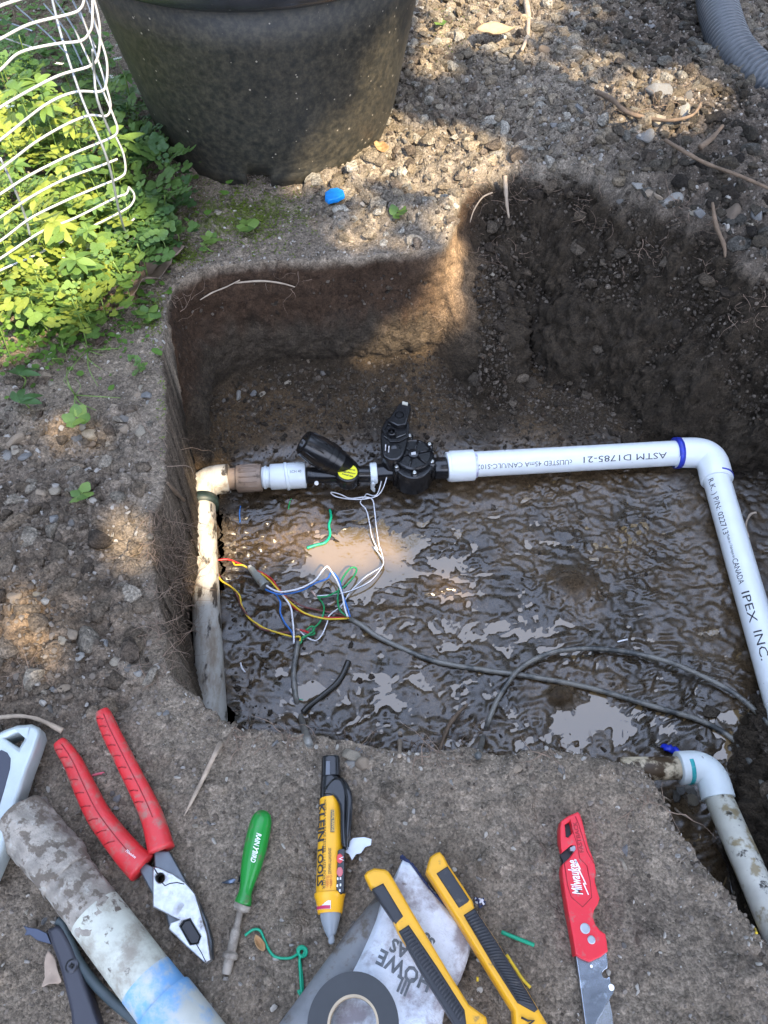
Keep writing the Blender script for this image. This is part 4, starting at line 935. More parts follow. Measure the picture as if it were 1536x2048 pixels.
def cloth_z(x, y, u, v):
    return .020+.012*math.exp(-((u-.22)/.28)**2)*min(1, v*1.3)+.0022*float(fbm(x*40, y*40, o=3, seed=121))-.008*max(0, (u-.85)/.15)**2-.008*max(0, (.06-u)/.06)-.006*max(0, (.06-v)/.06)
for j in range(nv_+1):
    for i in range(nu+1):
        u, v = i/nu, j/nv_; p = cloth_pt(u, v); q_ = P(p[0], p[1], .02); zz_ = cloth_z(q_.x, q_.y, u, v); CV.append(P(p[0], p[1], zz_))
CF = [((j+1)*(nu+1)+i, (j+1)*(nu+1)+i+1, j*(nu+1)+i+1, j*(nu+1)+i) for j in range(nv_) for i in range(nu)]
cloth = thing('cloth', 'white work cloth with grey printed capitals under the yellow tools', 'cloth', P(800, 1900, 0))
M_cl = mat('white_cloth', (.62, .66, .72), .95, var=.10, vscale=120, dirt=(.30, .28, .30), dscale=34, dth=.56, dsoft=.10, bump=.5, bscale=500, dirt2=(.16, .14, .13), d2scale=90, d2th=.70)
cb = mk('fabric', CV, CF, M_cl, cloth); so = cb.modifiers.new('thick', 'SOLIDIFY'); so.thickness = .0025; so.offset = -1
edge = crom([(803, 1714), (812, 1722), (826, 1735), (838, 1752), (848, 1765), (857, 1780), (868, 1792), (884, 1803), (892, 1812)], 4)
ep = [P(p[0], p[1], .016) for p in edge]
for s_ in (-1, 1):
    tw = [np.array(p)+np.array([.0013*s_*math.sin(i*1.9), .0013*s_*math.cos(i*1.9), .0009*s_*math.sin(i*1.9+1)]) for i, p in enumerate(ep)]
    tube('navy_stitching', tw, .0015, mat('navy_thread', (.025, .035, .09), .9, var=.4, vscale=300), cloth, seg=7)
M_pr = mat('grey_cloth_print', (.13, .145, .16), .9, var=.3, vscale=300)
def cloth_text(t_, p0, p1, sz, sag=0):
    a = P(*p0, .024); b = P(*p1, .024); d = b-a; L = d.length; d.normalize(); n = Vector((-d.y, d.x, 0)); me = text_mesh(t_, sz, off=.0005, spacing=1.05)
    xs_ = [v.co.x for v in me.vertices]; k = L/(max(xs_)-min(xs_)); subdiv_long(me, .003)
    bv = BV
    for v in me.vertices:
        w_ = a+d*((v.co.x-min(xs_))*k)+n*v.co.y
        loc = bv.ray_cast(Vector((w_.x, w_.y, .2)), Vector((0, 0, -1)))[0]
        v.co = Vector((w_.x, w_.y, (loc.z if loc else .02)+.0004))
    return link('lettering', me, M_pr, cloth)
from mathutils.bvhtree import BVHTree
BV = BVHTree.FromPolygons([Vector(v) for v in CV], CF)
cloth_text('AS', (821, 1895), (786, 1877), .0145)
cloth_text('HOWE', (866, 1955), (762, 1899), .0165)
cloth_text('JIL', (826, 1967), (796, 1950), .0155)
cloth_text('SS', (872, 1882), (852, 1862), .0110)
tp = thing('tape_roll', 'roll of black electrical tape lying flat at the bottom edge', 'tape', P(714, 2045, 0))
c0 = P(706, 2049, .052); ro = rad(706, 2049, .052, 184)
lathe('tape', (c0.x, c0.y, .034), (c0.x, c0.y, .1), [(0, ro*.56), (0, ro*.995), (.001, ro), (.017, ro), (.018, ro*.995), (.018, ro*.56), (0, ro*.56)], mat('black_tape', (.030, .033, .036), .55, var=.12), tp, seg=72, caps=False)
lathe('cardboard_core', (c0.x, c0.y, .0335), (c0.x, c0.y, .1), [(0, ro*.51), (0, ro*.56), (.0187, ro*.56), (.0187, ro*.51), (0, ro*.51)], mat('cardboard', (.42, .34, .24), .9, var=.1), tp, seg=60, caps=False)
M_rub = mat('black_rubber', (.022, .023, .027), .5, dirt=(.09, .08, .07), dscale=60, dth=.66)
M_yel2 = mat('worn_yellow', (.74, .37, .012), .4, var=.06, dirt=(.26, .16, .05), dscale=60, dth=.64, dsoft=.06)
def yhandle(label, outl, insA, insB, ribs, z0):
    t = thing('tool_handle', label, 'tool', P(*outl[0], 0), 'yellow and black tool handles')
    zt_ = z0+.020
    slab('yellow_body', outl, z0, zt_, M_yel2, t, bevel=.0035, zmap=zt_)
    slab('rubber_inset', insA, z0+.003, zt_+.0012, M_rub, t, bevel=.0018, zmap=zt_)
    g = slab('rubber_grip', insB, z0+.003, zt_+.0016, M_rub, t, bevel=.0018, zmap=zt_)
    (a0, a1), (b0, b1), n = ribs
    for i in range(n):
        f = (i+.5)/n; p = (a0[0]*(1-f)+a1[0]*f, a0[1]*(1-f)+a1[1]*f); q_ = (b0[0]*(1-f)+b1[0]*f, b0[1]*(1-f)+b1[1]*f)
        tube('grip_rib', [P(*p, zt_+.0014), P(*q_, zt_+.0014)], .0010, M_rub, g, seg=6)
    return t
o1 = z3([(395, 212), (410, 190), (455, 168), (522, 176), (545, 190), (565, 220), (700, 455), (800, 620), (920, 820), (1040, 1010), (1145, 1085), (1165, 1180), (1150, 1260), (1000, 1260), (985, 1150), (780, 850), (600, 560), (575, 500), (450, 300), (430, 285)])
yhandle('yellow and black tool handle lying across the middle of the white cloth', o1, z3([(442, 300), (512, 264), (636, 470), (588, 516), (575, 500)]), z3([(606, 562), (668, 521), (850, 790), (1012, 1045), (1025, 1150), (1010, 1250), (960, 1150), (740, 800)]), ((z3([(622, 575)])[0], z3([(985, 1120)])[0]), (z3([(665, 545)])[0], z3([(1010, 1070)])[0]), 26), .030)
o2 = z3([(774, 190), (785, 145), (800, 100), (835, 75), (860, 68), (885, 95), (910, 145), (1000, 275), (1062, 372), (1075, 415), (1200, 600), (1330, 810), (1455, 1015), (1535, 1150), (1560, 1260), (1330, 1260), (1312, 1050), (1180, 840), (975, 505), (870, 340)])
t2 = yhandle('yellow and black tool handle right of the cloth, the longer-gripped outer one', o2, z3([(836, 206), (906, 160), (1042, 368), (1030, 385), (976, 420)]), z3([(1004, 462), (1072, 418), (1200, 610), (1330, 820), (1462, 1040), (1440, 1060), (1335, 1002), (1180, 760)]), ((z3([(1015, 480)])[0], z3([(1340, 990)])[0]), (z3([(1080, 440)])[0], z3([(1440, 1020)])[0]), 30), .016)
line_mark('emblem', z3([(1360, 1090), (1400, 1110), (1440, 1108), (1400, 1140)]), .0365, .0008, M_rub, t2)
th = thing('navy_thread_tuft', 'frayed navy and white thread tuft beside the right yellow handle', 'thread', P(958, 1808, 0))
for k_ in range(5):
    pts = [P(948+rng.uniform(0, 4), 1800+rng.uniform(-6, 4), .012)]+[P(955+i*7+rng.uniform(-5, 5), 1806+rng.uniform(-10, 12), .008+rng.uniform(0, .006)) for i in range(3)]
    tube('thread', crom(pts, 5), .0009, MATS['navy_thread'] if k_ < 3 else mat('white_thread', (.6, .6, .65), .9), th, seg=5)

# ------------------------------------------------------------------ hand tools cut by the left edge
sh = thing('saw_handle', 'silver-grey cast saw handle with dark inset at the left edge', 'saw', P(10, 1600, 0))
M_cast = mat('cast_alloy', (.42, .47, .47), .35, metal=.35, var=.1, bump=.1, bscale=600)
slab('frame', z1([(-150, 330), (-60, 285), (20, 240), (100, 210), (190, 203), (232, 222), (243, 262), (215, 350), (165, 480), (120, 620), (60, 830), (10, 990), (-60, 1150), (-160, 1150)]), .012, .036, M_cast, sh, bevel=.004, zmap=.036,
     holes=[z1([(28, 292), (90, 262), (152, 254), (140, 300), (113, 347)])])
slab('dark_inset', z1([(-90, 420), (10, 368), (45, 385), (66, 420), (62, 480), (30, 600), (-30, 800), (-90, 900)]), .03, .0368, mat('inset_dark', (.045, .05, .07), .6), sh, bevel=.0005, zmap=.036)
bt2 = thing('black_tool', 'black plastic tool handle with cross-head screw beside the muddy pipe', 'tool', P(140, 1900, 0))
M_nb = mat('navy_black_plastic', (.028, .028, .038), .42, var=.1)
slab('handle', z1([(286, 1482), (315, 1455), (348, 1440), (378, 1462), (400, 1500), (440, 1580), (480, 1690), (530, 1830), (575, 1960), (610, 2110), (455, 2110), (430, 1980), (395, 1830), (350, 1660)]), .003, .022, M_nb, bt2, bevel=.003, zmap=.022, smooth_n=2)
slab('blade', z1([(135, 1440), (170, 1452), (230, 1462), (285, 1490), (315, 1560), (225, 1535), (180, 1500), (145, 1502), (158, 1475)]), .008, .011, mat('dark_blade', (.06, .07, .10), .35, metal=.6), bt2, bevel=.0006, zmap=.012)
scp = P(*z1([(442, 1692)])[0], .0215); sc_ = lathe('screw', scp, scp+Vector((0, 0, .01)), [(0, .0054), (.0012, .0054), (.0018, .004), (.0019, .0035), (.0012, .0015), (.0008, .0003)], mat('black_screw', (.05, .05, .055), .3, metal=.7), bt2, seg=24)
for d_ in ((1, .3), (-.3, 1)):
    dv = Vector((d_[0], d_[1], 0)).normalized()*.0022; tube('screw_cross', [scp+Vector((0, 0, .0018))-dv, scp+Vector((0, 0, .0018))+dv], .0005, M_gap, sc_, seg=5)
tube('cable', crom([P(*p, .016) for p in z1([(355, 1412), (385, 1440), (420, 1530), (480, 1660), (560, 1775), (660, 1880), (770, 1975), (900, 2080), (1000, 2150)])], 6), .0042, mat('rubber_cable', (.035, .05, .055), .5, var=.2), bt2, seg=12)
# ------------------------------------------------------------------ wires and cables
WC = {'red': (.50, .02, .02), 'yellow': (.75, .52, .03), 'brown': (.16, .05, .04), 'white': (.72, .72, .74), 'blue': (.03, .16, .50), 'green': (.01, .26, .08), 'black': (.015, .015, .02), 'teal': (.0, .30, .16), 'pink': (.6, .12, .16)}
def wm(c_): return mat(c_+'_insulation', WC[c_], .4, var=.06)
z6 = lambda pts: Z(420, 1080, 4.267, pts)
def lay(pts, lift=.004, it=None):
    """points of a wire resting on what lies below"""
    out = []
    for i, p in enumerate(pts):
        l = p[2] if len(p) > 2 else lift; q_ = onG(p[0], p[1], l); out.append(q_)
    return out
def wire(name, pts, c_, label, cat='wire', r=.0014, parent=None, lift=.004, stripe=None, group=None, m=None):
    pp = crom(lay(pts, lift), 6)
    if parent is None:
        o = tube(name, pp, r, m or wm(c_), None, seg=7); tag(o, label, cat, group)
    else: o = tube(name, pp, r, m or wm(c_), parent, seg=7)
    if stripe:
        T_, N_ = frames([np.array(p) for p in pp]); sp_ = [np.array(p)+N_[i][0]*r*.75 for i, p in enumerate(pp)]
        tube('stripe', sp_, r*.72, wm(stripe), o if parent is not None else o, seg=6)
    return o
# cable whose jacket ends in the middle, with its cores fanning out
M_cab = mat('cable_jacket', (.045, .05, .05), .42, var=.25, vscale=60, stretch=(1, 1, 1), dirt=(.20, .19, .165), dscale=38, dth=.47, dsoft=.1)
ca = thing('cable', 'long grey cable crossing the mud to the right with stripped coloured cores', 'cable', onG(697, 1236, 0))
wire('jacket', [(697, 1236), (725, 1252), (760, 1276), (850, 1316), (905, 1330), (960, 1339), (1060, 1353), (1180, 1376), (1300, 1411), (1400, 1441), (1465, 1478), (1500, 1525), (1530, 1578), (1560, 1640)], '', None, r=.0039, parent=ca, m=M_cab, lift=.005)
up = .012
wire('yellow_core', z6([(185, 170), (200, 190), (215, 212), (280, 215), (360, 262), (440, 290), (510, 345), (560, 400), (620, 470), (700, 545), (800, 620), (940, 665), (1050, 675), (1185, 668)]), 'yellow', None, parent=ca, lift=.010)
wire('red_core', z6([(55, 172), (150, 165), (230, 192), (330, 238), (400, 262), (480, 300), (540, 350), (575, 405), (640, 480), (720, 580), (860, 648), (1000, 662), (1185, 662)]), 'red', None, parent=ca, lift=.008)
wire('brown_core', z6([(600, 440), (700, 515), (800, 570), (950, 603), (1100, 633), (1185, 658)]), 'brown', None, parent=ca, lift=.005)
wire('white_core', z6([(480, 388), (530, 420), (600, 443), (700, 430), (800, 400), (900, 340), (960, 262), (1000, 226), (1040, 275), (1090, 360), (1130, 470), (1150, 580), (1175, 655)]), 'white', None, parent=ca, lift=.02)
wire('blue_core', z6([(470, 420), (560, 458), (650, 460), (780, 432), (900, 368), (1000, 330), (1040, 275), (1100, 340), (1130, 460), (1170, 570), (1195, 655)]), 'blue', None, parent=ca, lift=.017)
wire('green_core', z6([(915, 487), (1000, 480), (1100, 430), (1190, 360), (1246, 275), (1242, 238), (1195, 243), (1130, 330), (1100, 430), (1090, 520), (1110, 600), (1170, 655)]), 'green', None, parent=ca, lift=.014)
cb_ = thing('short_cable', 'cable rising from the front edge of the pit whose cores meet the wire nest', 'cable', onG(597, 1290, 0))
wire('jacket', [(596, 1283), (590, 1320), (587, 1350), (592, 1395), (602, 1435), (614, 1475), (620, 1490)], '', None, r=.0040, parent=cb_, m=M_cab, lift=.006)
wire('yellow_core', z6([(30, 185), (60, 290), (100, 348), (180, 400), (250, 470), (270, 560), (330, 660), (400, 715), (480, 760), (580, 792), (700, 825), (760, 825), (772, 850), (745, 885)]), 'yellow', None, parent=cb_, lift=.007)
wire('brown_core', z6([(20, 180), (80, 305), (110, 352), (200, 412), (238, 490), (280, 590), (360, 684), (430, 752), (560, 785), (660, 790), (715, 805), (735, 880)]), 'brown', None, parent=cb_, lift=.005)
wire('white_core', z6([(600, 455), (650, 510), (690, 580), (705, 680), (715, 800), (715, 885)]), 'white', None, parent=cb_, lift=.012)
wire('blue_core', z6([(560, 460), (600, 530), (600, 620), (640, 710), (700, 790), (718, 875)]), 'blue', None, parent=cb_, lift=.009)
wire('green_core', z6([(925, 492), (970, 560), (965, 640), (930, 710), (880, 760), (890, 800), (840, 815), (790, 830), (780, 870), (755, 890)]), 'green', None, parent=cb_, lift=.008)
wire('green_core', z6([(820, 770), (870, 735), (885, 770), (850, 800), (790, 840)]), 'green', None, parent=cb_, lift=.010)
wire('red_core', z6([(770, 765), (830, 790), (850, 795), (800, 770)]), 'red', None, parent=cb_, lift=.008)
z5 = lambda pts: Z(550, 780, 3.84, pts)
vw = thing('valve_wire', 'black and white solenoid wire pair looping from the valve down to the nest', 'wire', onG(745, 1000, 0))
w1 = z5([(850, 420, .075), (842, 560, .05), (822, 680, .03), (790, 790, .012), (755, 812, .008), (705, 798, .006), (690, 815, .006), (655, 865), (700, 920), (728, 1030), (745, 1130), (790, 1229)])+z6([(1400, 60), (1470, 160), (1468, 222), (1330, 312), (1250, 385), (1190, 452), (1120, 560), (1020, 642), (1000, 705), (960, 800), (915, 853), (865, 850), (800, 810), (765, 775)])
w2 = z5([(876, 430, .075), (864, 580, .05), (850, 700, .03), (800, 800, .012), (720, 832), (600, 840), (480, 822), (432, 795), (440, 785), (500, 800), (580, 832), (690, 822), (748, 842), (765, 930), (782, 1080), (806, 1229)])+z6([(1450, 60), (1480, 175), (1462, 240), (1370, 350), (1230, 422), (1100, 460), (915, 478)])
wire('wire', w1, 'white', None, parent=vw, r=.0010, stripe='black', lift=.007); wire('wire', w2, 'white', None, parent=vw, r=.0010, stripe='black', lift=.010)
for a, b_ in (((905, 485), (865, 435)), ((765, 775), (735, 760))):
    tube('bare_end', crom([onG(*z6([a])[0], .012), onG(*z6([((a[0]+b_[0])/2+4, (a[1]+b_[1])/2)])[0], .014), onG(*z6([b_])[0], .012)], 3), .0017, mat('copper_strands', (.55, .40, .33), .4, metal=.5), vw, seg=6)
cn = thing('wire_connector', 'clear grease-filled wire connector on the red and white wires', 'wire connector', onG(*z6([(410, 310)])[0], 0))
A = onG(*z6([(345, 238)])[0], .014); B = onG(*z6([(472, 392)])[0], .014); L = (B-A).length
lathe('clear_tube', A, B, [(0, .003), (.002, .005), (L*.35, .0058), (L*.4, .0066), (L*.93, .0072), (L*.94, .0082), (L, .0082)], mat('cloudy_clear', (.42, .44, .40), .15, alpha=.45, ior=1.4, dirt=(.3, .27, .22), dscale=60, dth=.55), cn, seg=20)
lathe('cap', A-(B-A)*.08, A+(B-A)*.05, [(0, .0035), (L*.13, .0042)], mat('cloudy_cap', (.5, .48, .42), .3), cn, seg=12)
wire('cable', [(956, 1512), (966, 1478), (978, 1440), (1000, 1390), (1035, 1342), (1075, 1316), (1120, 1302), (1180, 1297), (1260, 1305), (1340, 1325), (1420, 1360), (1480, 1395), (1545, 1455)], '', 'grey cable arching from the front rim over to the right edge', 'cable', r=.0037, m=M_cab, lift=.012)
wire('cable', [(697, 1322), (685, 1350), (668, 1372), (640, 1395), (618, 1412), (606, 1425)], '', 'short dark stub of cable half sunk in the mud', 'cable', r=.0045, m=mat('dark_jacket', (.03, .028, .024), .35, var=.3, vscale=60), lift=.003)
scr = [([(660, 1020), (662, 1035), (658, 1050), (660, 1070), (650, 1085), (632, 1090), (614, 1096)], 'teal', 'crinkled green wire scrap at the edge of the brown puddle', .0022),
       ([(583, 997), (579, 1006), (577, 1018)], 'green', 'tiny green wire clipping under the left end of the black valve', .0009),
       ([(481, 1012), (479, 1025), (480, 1045)], 'blue', 'blue wire clipping on the mud below the brown coupling', .0011),
       ([(481, 1326), (484, 1336), (490, 1345)], 'white', 'curved white wire clipping between old pipe and short cable', .0013),
       ([(1235, 1284), (1245, 1281), (1255, 1279)], 'white', 'white wire clipping above the arching grey cable', .0013),
       ([(590, 1402), (602, 1399), (606, 1401)], 'teal', 'tiny green wire clipping by the short cable', .0008),
       ([(184, 1551), (196, 1548), (208, 1546)], 'pink', 'red wire clipping between the plier handles', .0013),
       ([(1003, 1864), (1035, 1877), (1068, 1890)], 'teal', 'straight green wire clipping right of the yellow handles', .0017),
       ([(1013, 1909), (1030, 1935), (1045, 1958), (1061, 1975)], 'yellow', 'yellow wire clipping along the outer yellow handle', .0013),
       ([(955, 1954), (955, 1962)], 'yellow', 'small yellow wire clipping between the yellow handles', .0011),
       ([(1505, 1838), (1507, 1848)], 'yellow', 'upper small yellow clipping beside the buried pipe at lower right', .0011),
       ([(1509, 1854), (1513, 1866)], 'yellow', 'lower small yellow clipping beside the buried pipe at lower right', .0012)]
for pts, c_, lb, r_ in scr: wire('wire_scrap', pts, c_, lb, 'wire scrap', r=r_, lift=r_*1.2, group='wire clippings')
gw = thing('green_wire', 'tangled green wire with a coil right of the screwdriver', 'wire', P(580, 1900, 0))
wire('strand', z2([(215, 1410), (275, 1368), (325, 1375), (360, 1450), (400, 1530), (450, 1568), (540, 1572), (600, 1540)])[:], 'teal', None, parent=gw, r=.0012, lift=.003)
wire('strand', z2([(600, 1540), (598, 1505), (625, 1488), (658, 1510), (655, 1550), (625, 1562), (605, 1540), (615, 1505), (645, 1510), (640, 1545), (612, 1575), (615, 1680), (622, 1790), (628, 1870), (628, 1905)]), 'teal', None, parent=gw, r=.0013, lift=.004)
wire('strand', z2([(608, 1560), (622, 1650), (632, 1800), (600, 1810), (620, 1850), (632, 1900)]), 'teal', None, parent=gw, r=.0010, lift=.003)

# ------------------------------------------------------------------ scraps
sb = slab('blue_plastic_scrap', [(650, 384), (660, 376), (675, 374), (687, 380), (689, 388), (675, 396), (656, 400), (650, 395)], .012, .021, mat('blue_plastic', (.01, .22, .62), .35, var=.3, bump=.6, bscale=60), None, bevel=.002); tag(sb, 'bright blue crumpled plastic scrap in front of the pot', 'plastic scrap')
pp_ = slab('paper_scrap', [(694, 1688), (706, 1676), (728, 1674), (743, 1678), (742, 1690), (730, 1694), (722, 1706), (712, 1708), (704, 1720), (698, 1708), (691, 1704)], .012, .0135, mat('white_paper', (.62, .66, .72), .8, var=.08), None, bevel=.0003); tag(pp_, 'torn white paper scrap right of the voltage tester', 'paper')
# dead leaves
def leaf_sheet(name, outline, label, col, lift=.01, curl=.012, seed=0, group=None):
    ctr = np.mean(np.array(outline), axis=0); V = []; Fc = []; n = len(outline); rings = 6
    c0 = onG(ctr[0], ctr[1], lift)
    for k in range(rings+1):
        f = k/rings
        for p in outline:
            q_ = ctr*(1-f)+np.array(p)*f; w_ = P(q_[0], q_[1], c0.z); z_ = c0.z+curl*f*f*(.5+.8*float(vn(w_.x*40, w_.y*40, seed=seed)))+.003*float(vn(w_.x*150, w_.y*150, seed=seed+3)); V.append((w_.x, w_.y, z_))
    for k in range(rings):
        for i in range(n): a = k*n+i; b = k*n+(i+1) % n; Fc.append((a, b, b+n, a+n))
    o = mk(name, V, Fc, col); tag(o, label, 'leaf', group); so = o.modifiers.new('t', 'SOLIDIFY'); so.thickness = .0006; return o
M_dl = mat('dead_leaf', (.20, .145, .11), .7, var=.25, vscale=50, dirt=(.09, .06, .045), dscale=50, dth=.6)
leaf_sheet('dead_leaf', crom([(290, 505), (318, 508), (340, 500), (372, 500), (350, 512), (340, 540), (318, 560), (290, 572), (268, 595), (245, 612), (262, 622), (225, 628), (188, 620), (196, 600), (232, 590), (212, 588), (240, 572), (270, 560), (285, 535), (290, 505)], 3)[:-1], 'large curled brown dead leaf at the left corner of the pit', M_dl, seed=1)
leaf_sheet('dead_leaf', crom([(98, 1902), (110, 1915), (118, 1945), (122, 1965), (100, 1968), (84, 1974), (90, 1955), (90, 1925), (98, 1902)], 3)[:-1], 'pale tan dead leaf beside the black tool handle', mat('tan_leaf', (.36, .27, .20), .7, var=.15), lift=.009, curl=.006, seed=2)
leaf_sheet('dead_leaf', crom([(188, 675), (200, 665), (212, 672), (205, 690), (194, 695), (188, 675)], 3)[:-1], 'small brown pointed dead leaf left of the pit', mat('brown_leaf', (.10, .065, .05), .7, var=.15), lift=.004, curl=.004, seed=3)
leaf_sheet('dead_leaf', crom([(950, 62), (975, 55), (1015, 58), (1032, 64), (1010, 72), (975, 74), (950, 62)], 3)[:-1], 'tan curled dead leaf on the rubble right of the pot', mat('tan_leaf2', (.38, .27, .16), .7, var=.15), lift=.012, curl=.010, seed=4)
leaf_sheet('dead_leaf', crom([(748, 290), (765, 285), (778, 298), (770, 306), (755, 300), (748, 290)], 3)[:-1], 'small orange-brown dead leaf touching the pot on its right', mat('orange_leaf', (.34, .20, .09), .7, var=.15), lift=.008, curl=.006, seed=5)
leaf_sheet('wood_chip', crom([(512, 1870), (522, 1878), (530, 1890), (528, 1902), (516, 1895), (510, 1880), (512, 1870)], 3)[:-1], 'orange-tan wood chip below the screwdriver', MATS['orange_leaf'], lift=.004, curl=.003, seed=6)

# ------------------------------------------------------------------ roots and twigs
M_root = mat('root_bark', (.145, .10, .065), .85, var=.3, vscale=80, bump=.4)
M_rootp = mat('pale_root', (.34, .27, .20), .85, var=.25, vscale=80, bump=.3)
TW = [([(1195, 184), (1225, 200), (1250, 222), (1290, 235), (1340, 241), (1385, 230), (1402, 205)], [9, 10, 9, 8, 7, 6, 4], 'root', 'long curved reddish root on the sunlit rubble left of the hose', M_root, .02),
      ([(1330, 280), (1380, 310), (1420, 330), (1480, 352), (1545, 380)], [7, 8, 8, 7, 6], 'stick', 'thin dark stick slanting to the right edge below the hose', M_root, .02),
      ([(1400, 295), (1425, 275), (1445, 252)], [12, 10, 7], 'stick', 'short thick broken stick below the hose end', M_root, .02),
      ([(1010, 352), (1012, 385), (1014, 410), (1018, 436)], [9, 8, 7, 3], 'root', 'stout pale root hanging down the back rim of the right hollow', M_rootp, .02),
      ([(985, 385), (965, 395), (948, 420), (940, 445)], [3, 3, 3, 1.5], 'root', 'thin forked root beside the stout root at the ridge', M_rootp, .015),
      ([(1050, -10), (1056, 30), (1055, 70), (1044, 100)], [11, 11, 9, 6], 'stick', 'weathered grey stick upright in the rubble at the top edge', M_rootp, .012),
      ([(1425, 405), (1432, 450), (1448, 490), (1450, 515)], [5, 9, 9, 4], 'root', 'knotty brown root on the slope below the slanting stick', M_root, .01),
      ([(470, 1446), (440, 1490), (410, 1550), (390, 1590), (368, 1632)], [9, 11, 10, 8, 2], 'stick', 'long weathered stick on the soil right of the pliers', M_rootp, .006),
      ([(-10, 1436), (40, 1432), (80, 1440), (125, 1462)], [9, 8, 9, 12], 'root', 'frayed tan root above the saw handle', M_rootp, .010),
      ([(935, 1408), (905, 1440), (890, 1470), (880, 1500)], [4, 9, 9, 6], 'root', 'crooked root standing at the front rim left of the arching cable', M_root, .012),
      ([(800, 1466), (800, 1485), (799, 1512)], [9, 10, 8], 'root', 'pale cut root stump at the middle of the front rim', M_rootp, .008),
      ([(1312, 1587), (1340, 1602), (1355, 1622), (1385, 1640)], [4, 4, 5, 3], 'root', 'thin whitish root below the lower right elbow', M_rootp, .006),
      ([(1512, 1025), (1500, 1030), (1492, 1050), (1498, 1075)], [5, 5, 4, 3], 'root', 'small tan root right of the new white pipe', M_rootp, .008),
      ([(335, 965), (352, 985), (368, 1000)], [5, 9, 7], 'root', 'root stub beside the old elbow on the left wall', M_root, .012),
      ([(470, 566), (520, 562), (560, 566), (590, 574)], [3, 4, 4, 2], 'root', 'upper pale rootlet across the dark back wall', M_rootp, .006),
      ([(400, 600), (425, 585), (450, 575), (480, 560)], [2, 3, 3, 2], 'root', 'lower thin rootlet in the left corner of the back wall', M_rootp, .006)]
for pts, ws, nm, lb, m_, lf in TW:
    pp = crom(lay(pts, lf), 5); rr0 = []
    for i in range(len(pp)):
        t = i/(len(pp)-1)*(len(ws)-1); j = min(int(t), len(ws)-2); w_ = ws[j]*(1-t+j)+ws[j+1]*(t-j); p = pp[i]
        rr0.append(w_/2*(p[1]*ST+(H-p[2])*CT)/F*(1+.18*float(vn(i*.9, j, seed=3))))
    o = tube(nm, pp, rr0, m_, None, seg=9); tag(o, lb, nm, 'roots and sticks in the soil')
# fine rootlets nobody could count
V_, F_ = [], []
def add_rootlet(p, L, dirv, r=.0006):
    q_ = np.array(p, float); path = [q_.copy()]; d = np.array(dirv, float)
    for i in range(6):
        d = d+np.array([rng.gauss(0, .35), rng.gauss(0, .35), rng.gauss(0, .3)]); d /= np.linalg.norm(d); q_ = q_+d*L/6; path.append(q_.copy())
    v, f = tube_data(path, [r*(1-i/7) for i in range(7)], 4, caps=False); k = len(V_); V_.extend(v); F_.extend([tuple(x+k for x in ff) for ff in f])
SP = [(960, 370, 40), (1050, 365, 40), (1180, 420, 30), (1360, 200, 30), (1310, 520, 25), (1450, 560, 25), (1380, 420, 20), (350, 600, 20), (335, 1100, 130), (360, 1180, 110), (345, 1260, 70), (345, 1050, 60), (325, 1330, 30), (480, 1462, 25), (600, 1470, 20), (720, 1480, 25), (850, 1505, 25), (920, 1470, 25),
      (1100, 1500, 15), (1300, 1600, 20), (900, 640, 20), (1000, 500, 20), (60, 1340, 20), (600, 560, 10), (1270, 210, 30), (1500, 620, 20), (340, 900, 18)]
for x, y, n_ in SP:
    for _ in range(n_):
        p = onG(x+rng.gauss(0, 28), y+rng.gauss(0, 22), .003)
        add_rootlet(p, rng.uniform(.015, .055), (rng.gauss(0, 1), rng.gauss(0, 1)-.3, rng.gauss(0, .3)+.15), rng.uniform(.00025, .0007))
o = mk('fine_roots', V_, F_, mat('rootlet', (.20, .14, .10), .85, var=.4, vscale=60)); tag(o, kind='stuff')

# ------------------------------------------------------------------ stones
def ico(sub):
    bm = bmesh.new(); bmesh.ops.create_icosphere(bm, subdivisions=sub, radius=1); V = np.array([v.co[:] for v in bm.verts]); Fc = np.array([[v.index for v in f.verts] for f in bm.faces]); bm.free(); return V, Fc
I1, T1 = ico(1); I2, T2 = ico(2); I3, T3 = ico(3)
def rock(Vs, seed, cuts=7):
    r_ = np.random.RandomState(seed); V = Vs.copy()
    V = V*(1+.26*fbm(V[:, 0]*1.6+seed, V[:, 1]*1.6, V[:, 2]*1.6, o=2, seed=seed))[:, None]
    for k in range(cuts):
        n = r_.randn(3); n /= np.linalg.norm(n); h = r_.uniform(.38, .74); dd_ = V@n; over = dd_ > h; V[over] -= np.outer(dd_[over]-h, n)*.95
    V = V*(1+.10*fbm(V[:, 0]*4, V[:, 1]*6, V[:, 2]*6, o=2, seed=seed+5))[:, None]
    return V*np.array([1, r_.uniform(.65, .95), r_.uniform(.5, .75)])
ROCKM = []
for s_ in range(10):
    V = rock(I3, 100+s_, 9); me = bpy.data.meshes.new('stone'); me.from_pydata([tuple(v) for v in V], [], [tuple(f) for f in T3]); me.polygons.foreach_set('use_smooth', [True]*len(me.polygons)); me.update(); ROCKM.append(me)
TON = {'pale grey': (.30, .30, .28), 'dark grey': (.12, .12, .115), 'tan': (.30, .235, .165), 'bluish grey': (.18, .192, .198), 'brown': (.13, .095, .065), 'cream': (.33, .29, .22)}
TM = {k_: mat('stone_'+k_.replace(' ', '_'), v_, .85, var=.22, vscale=60, bump=.5, bscale=150, dirt=(.11, .09, .07), dscale=70, dth=.52, dsoft=.12) for k_, v_ in TON.items()}
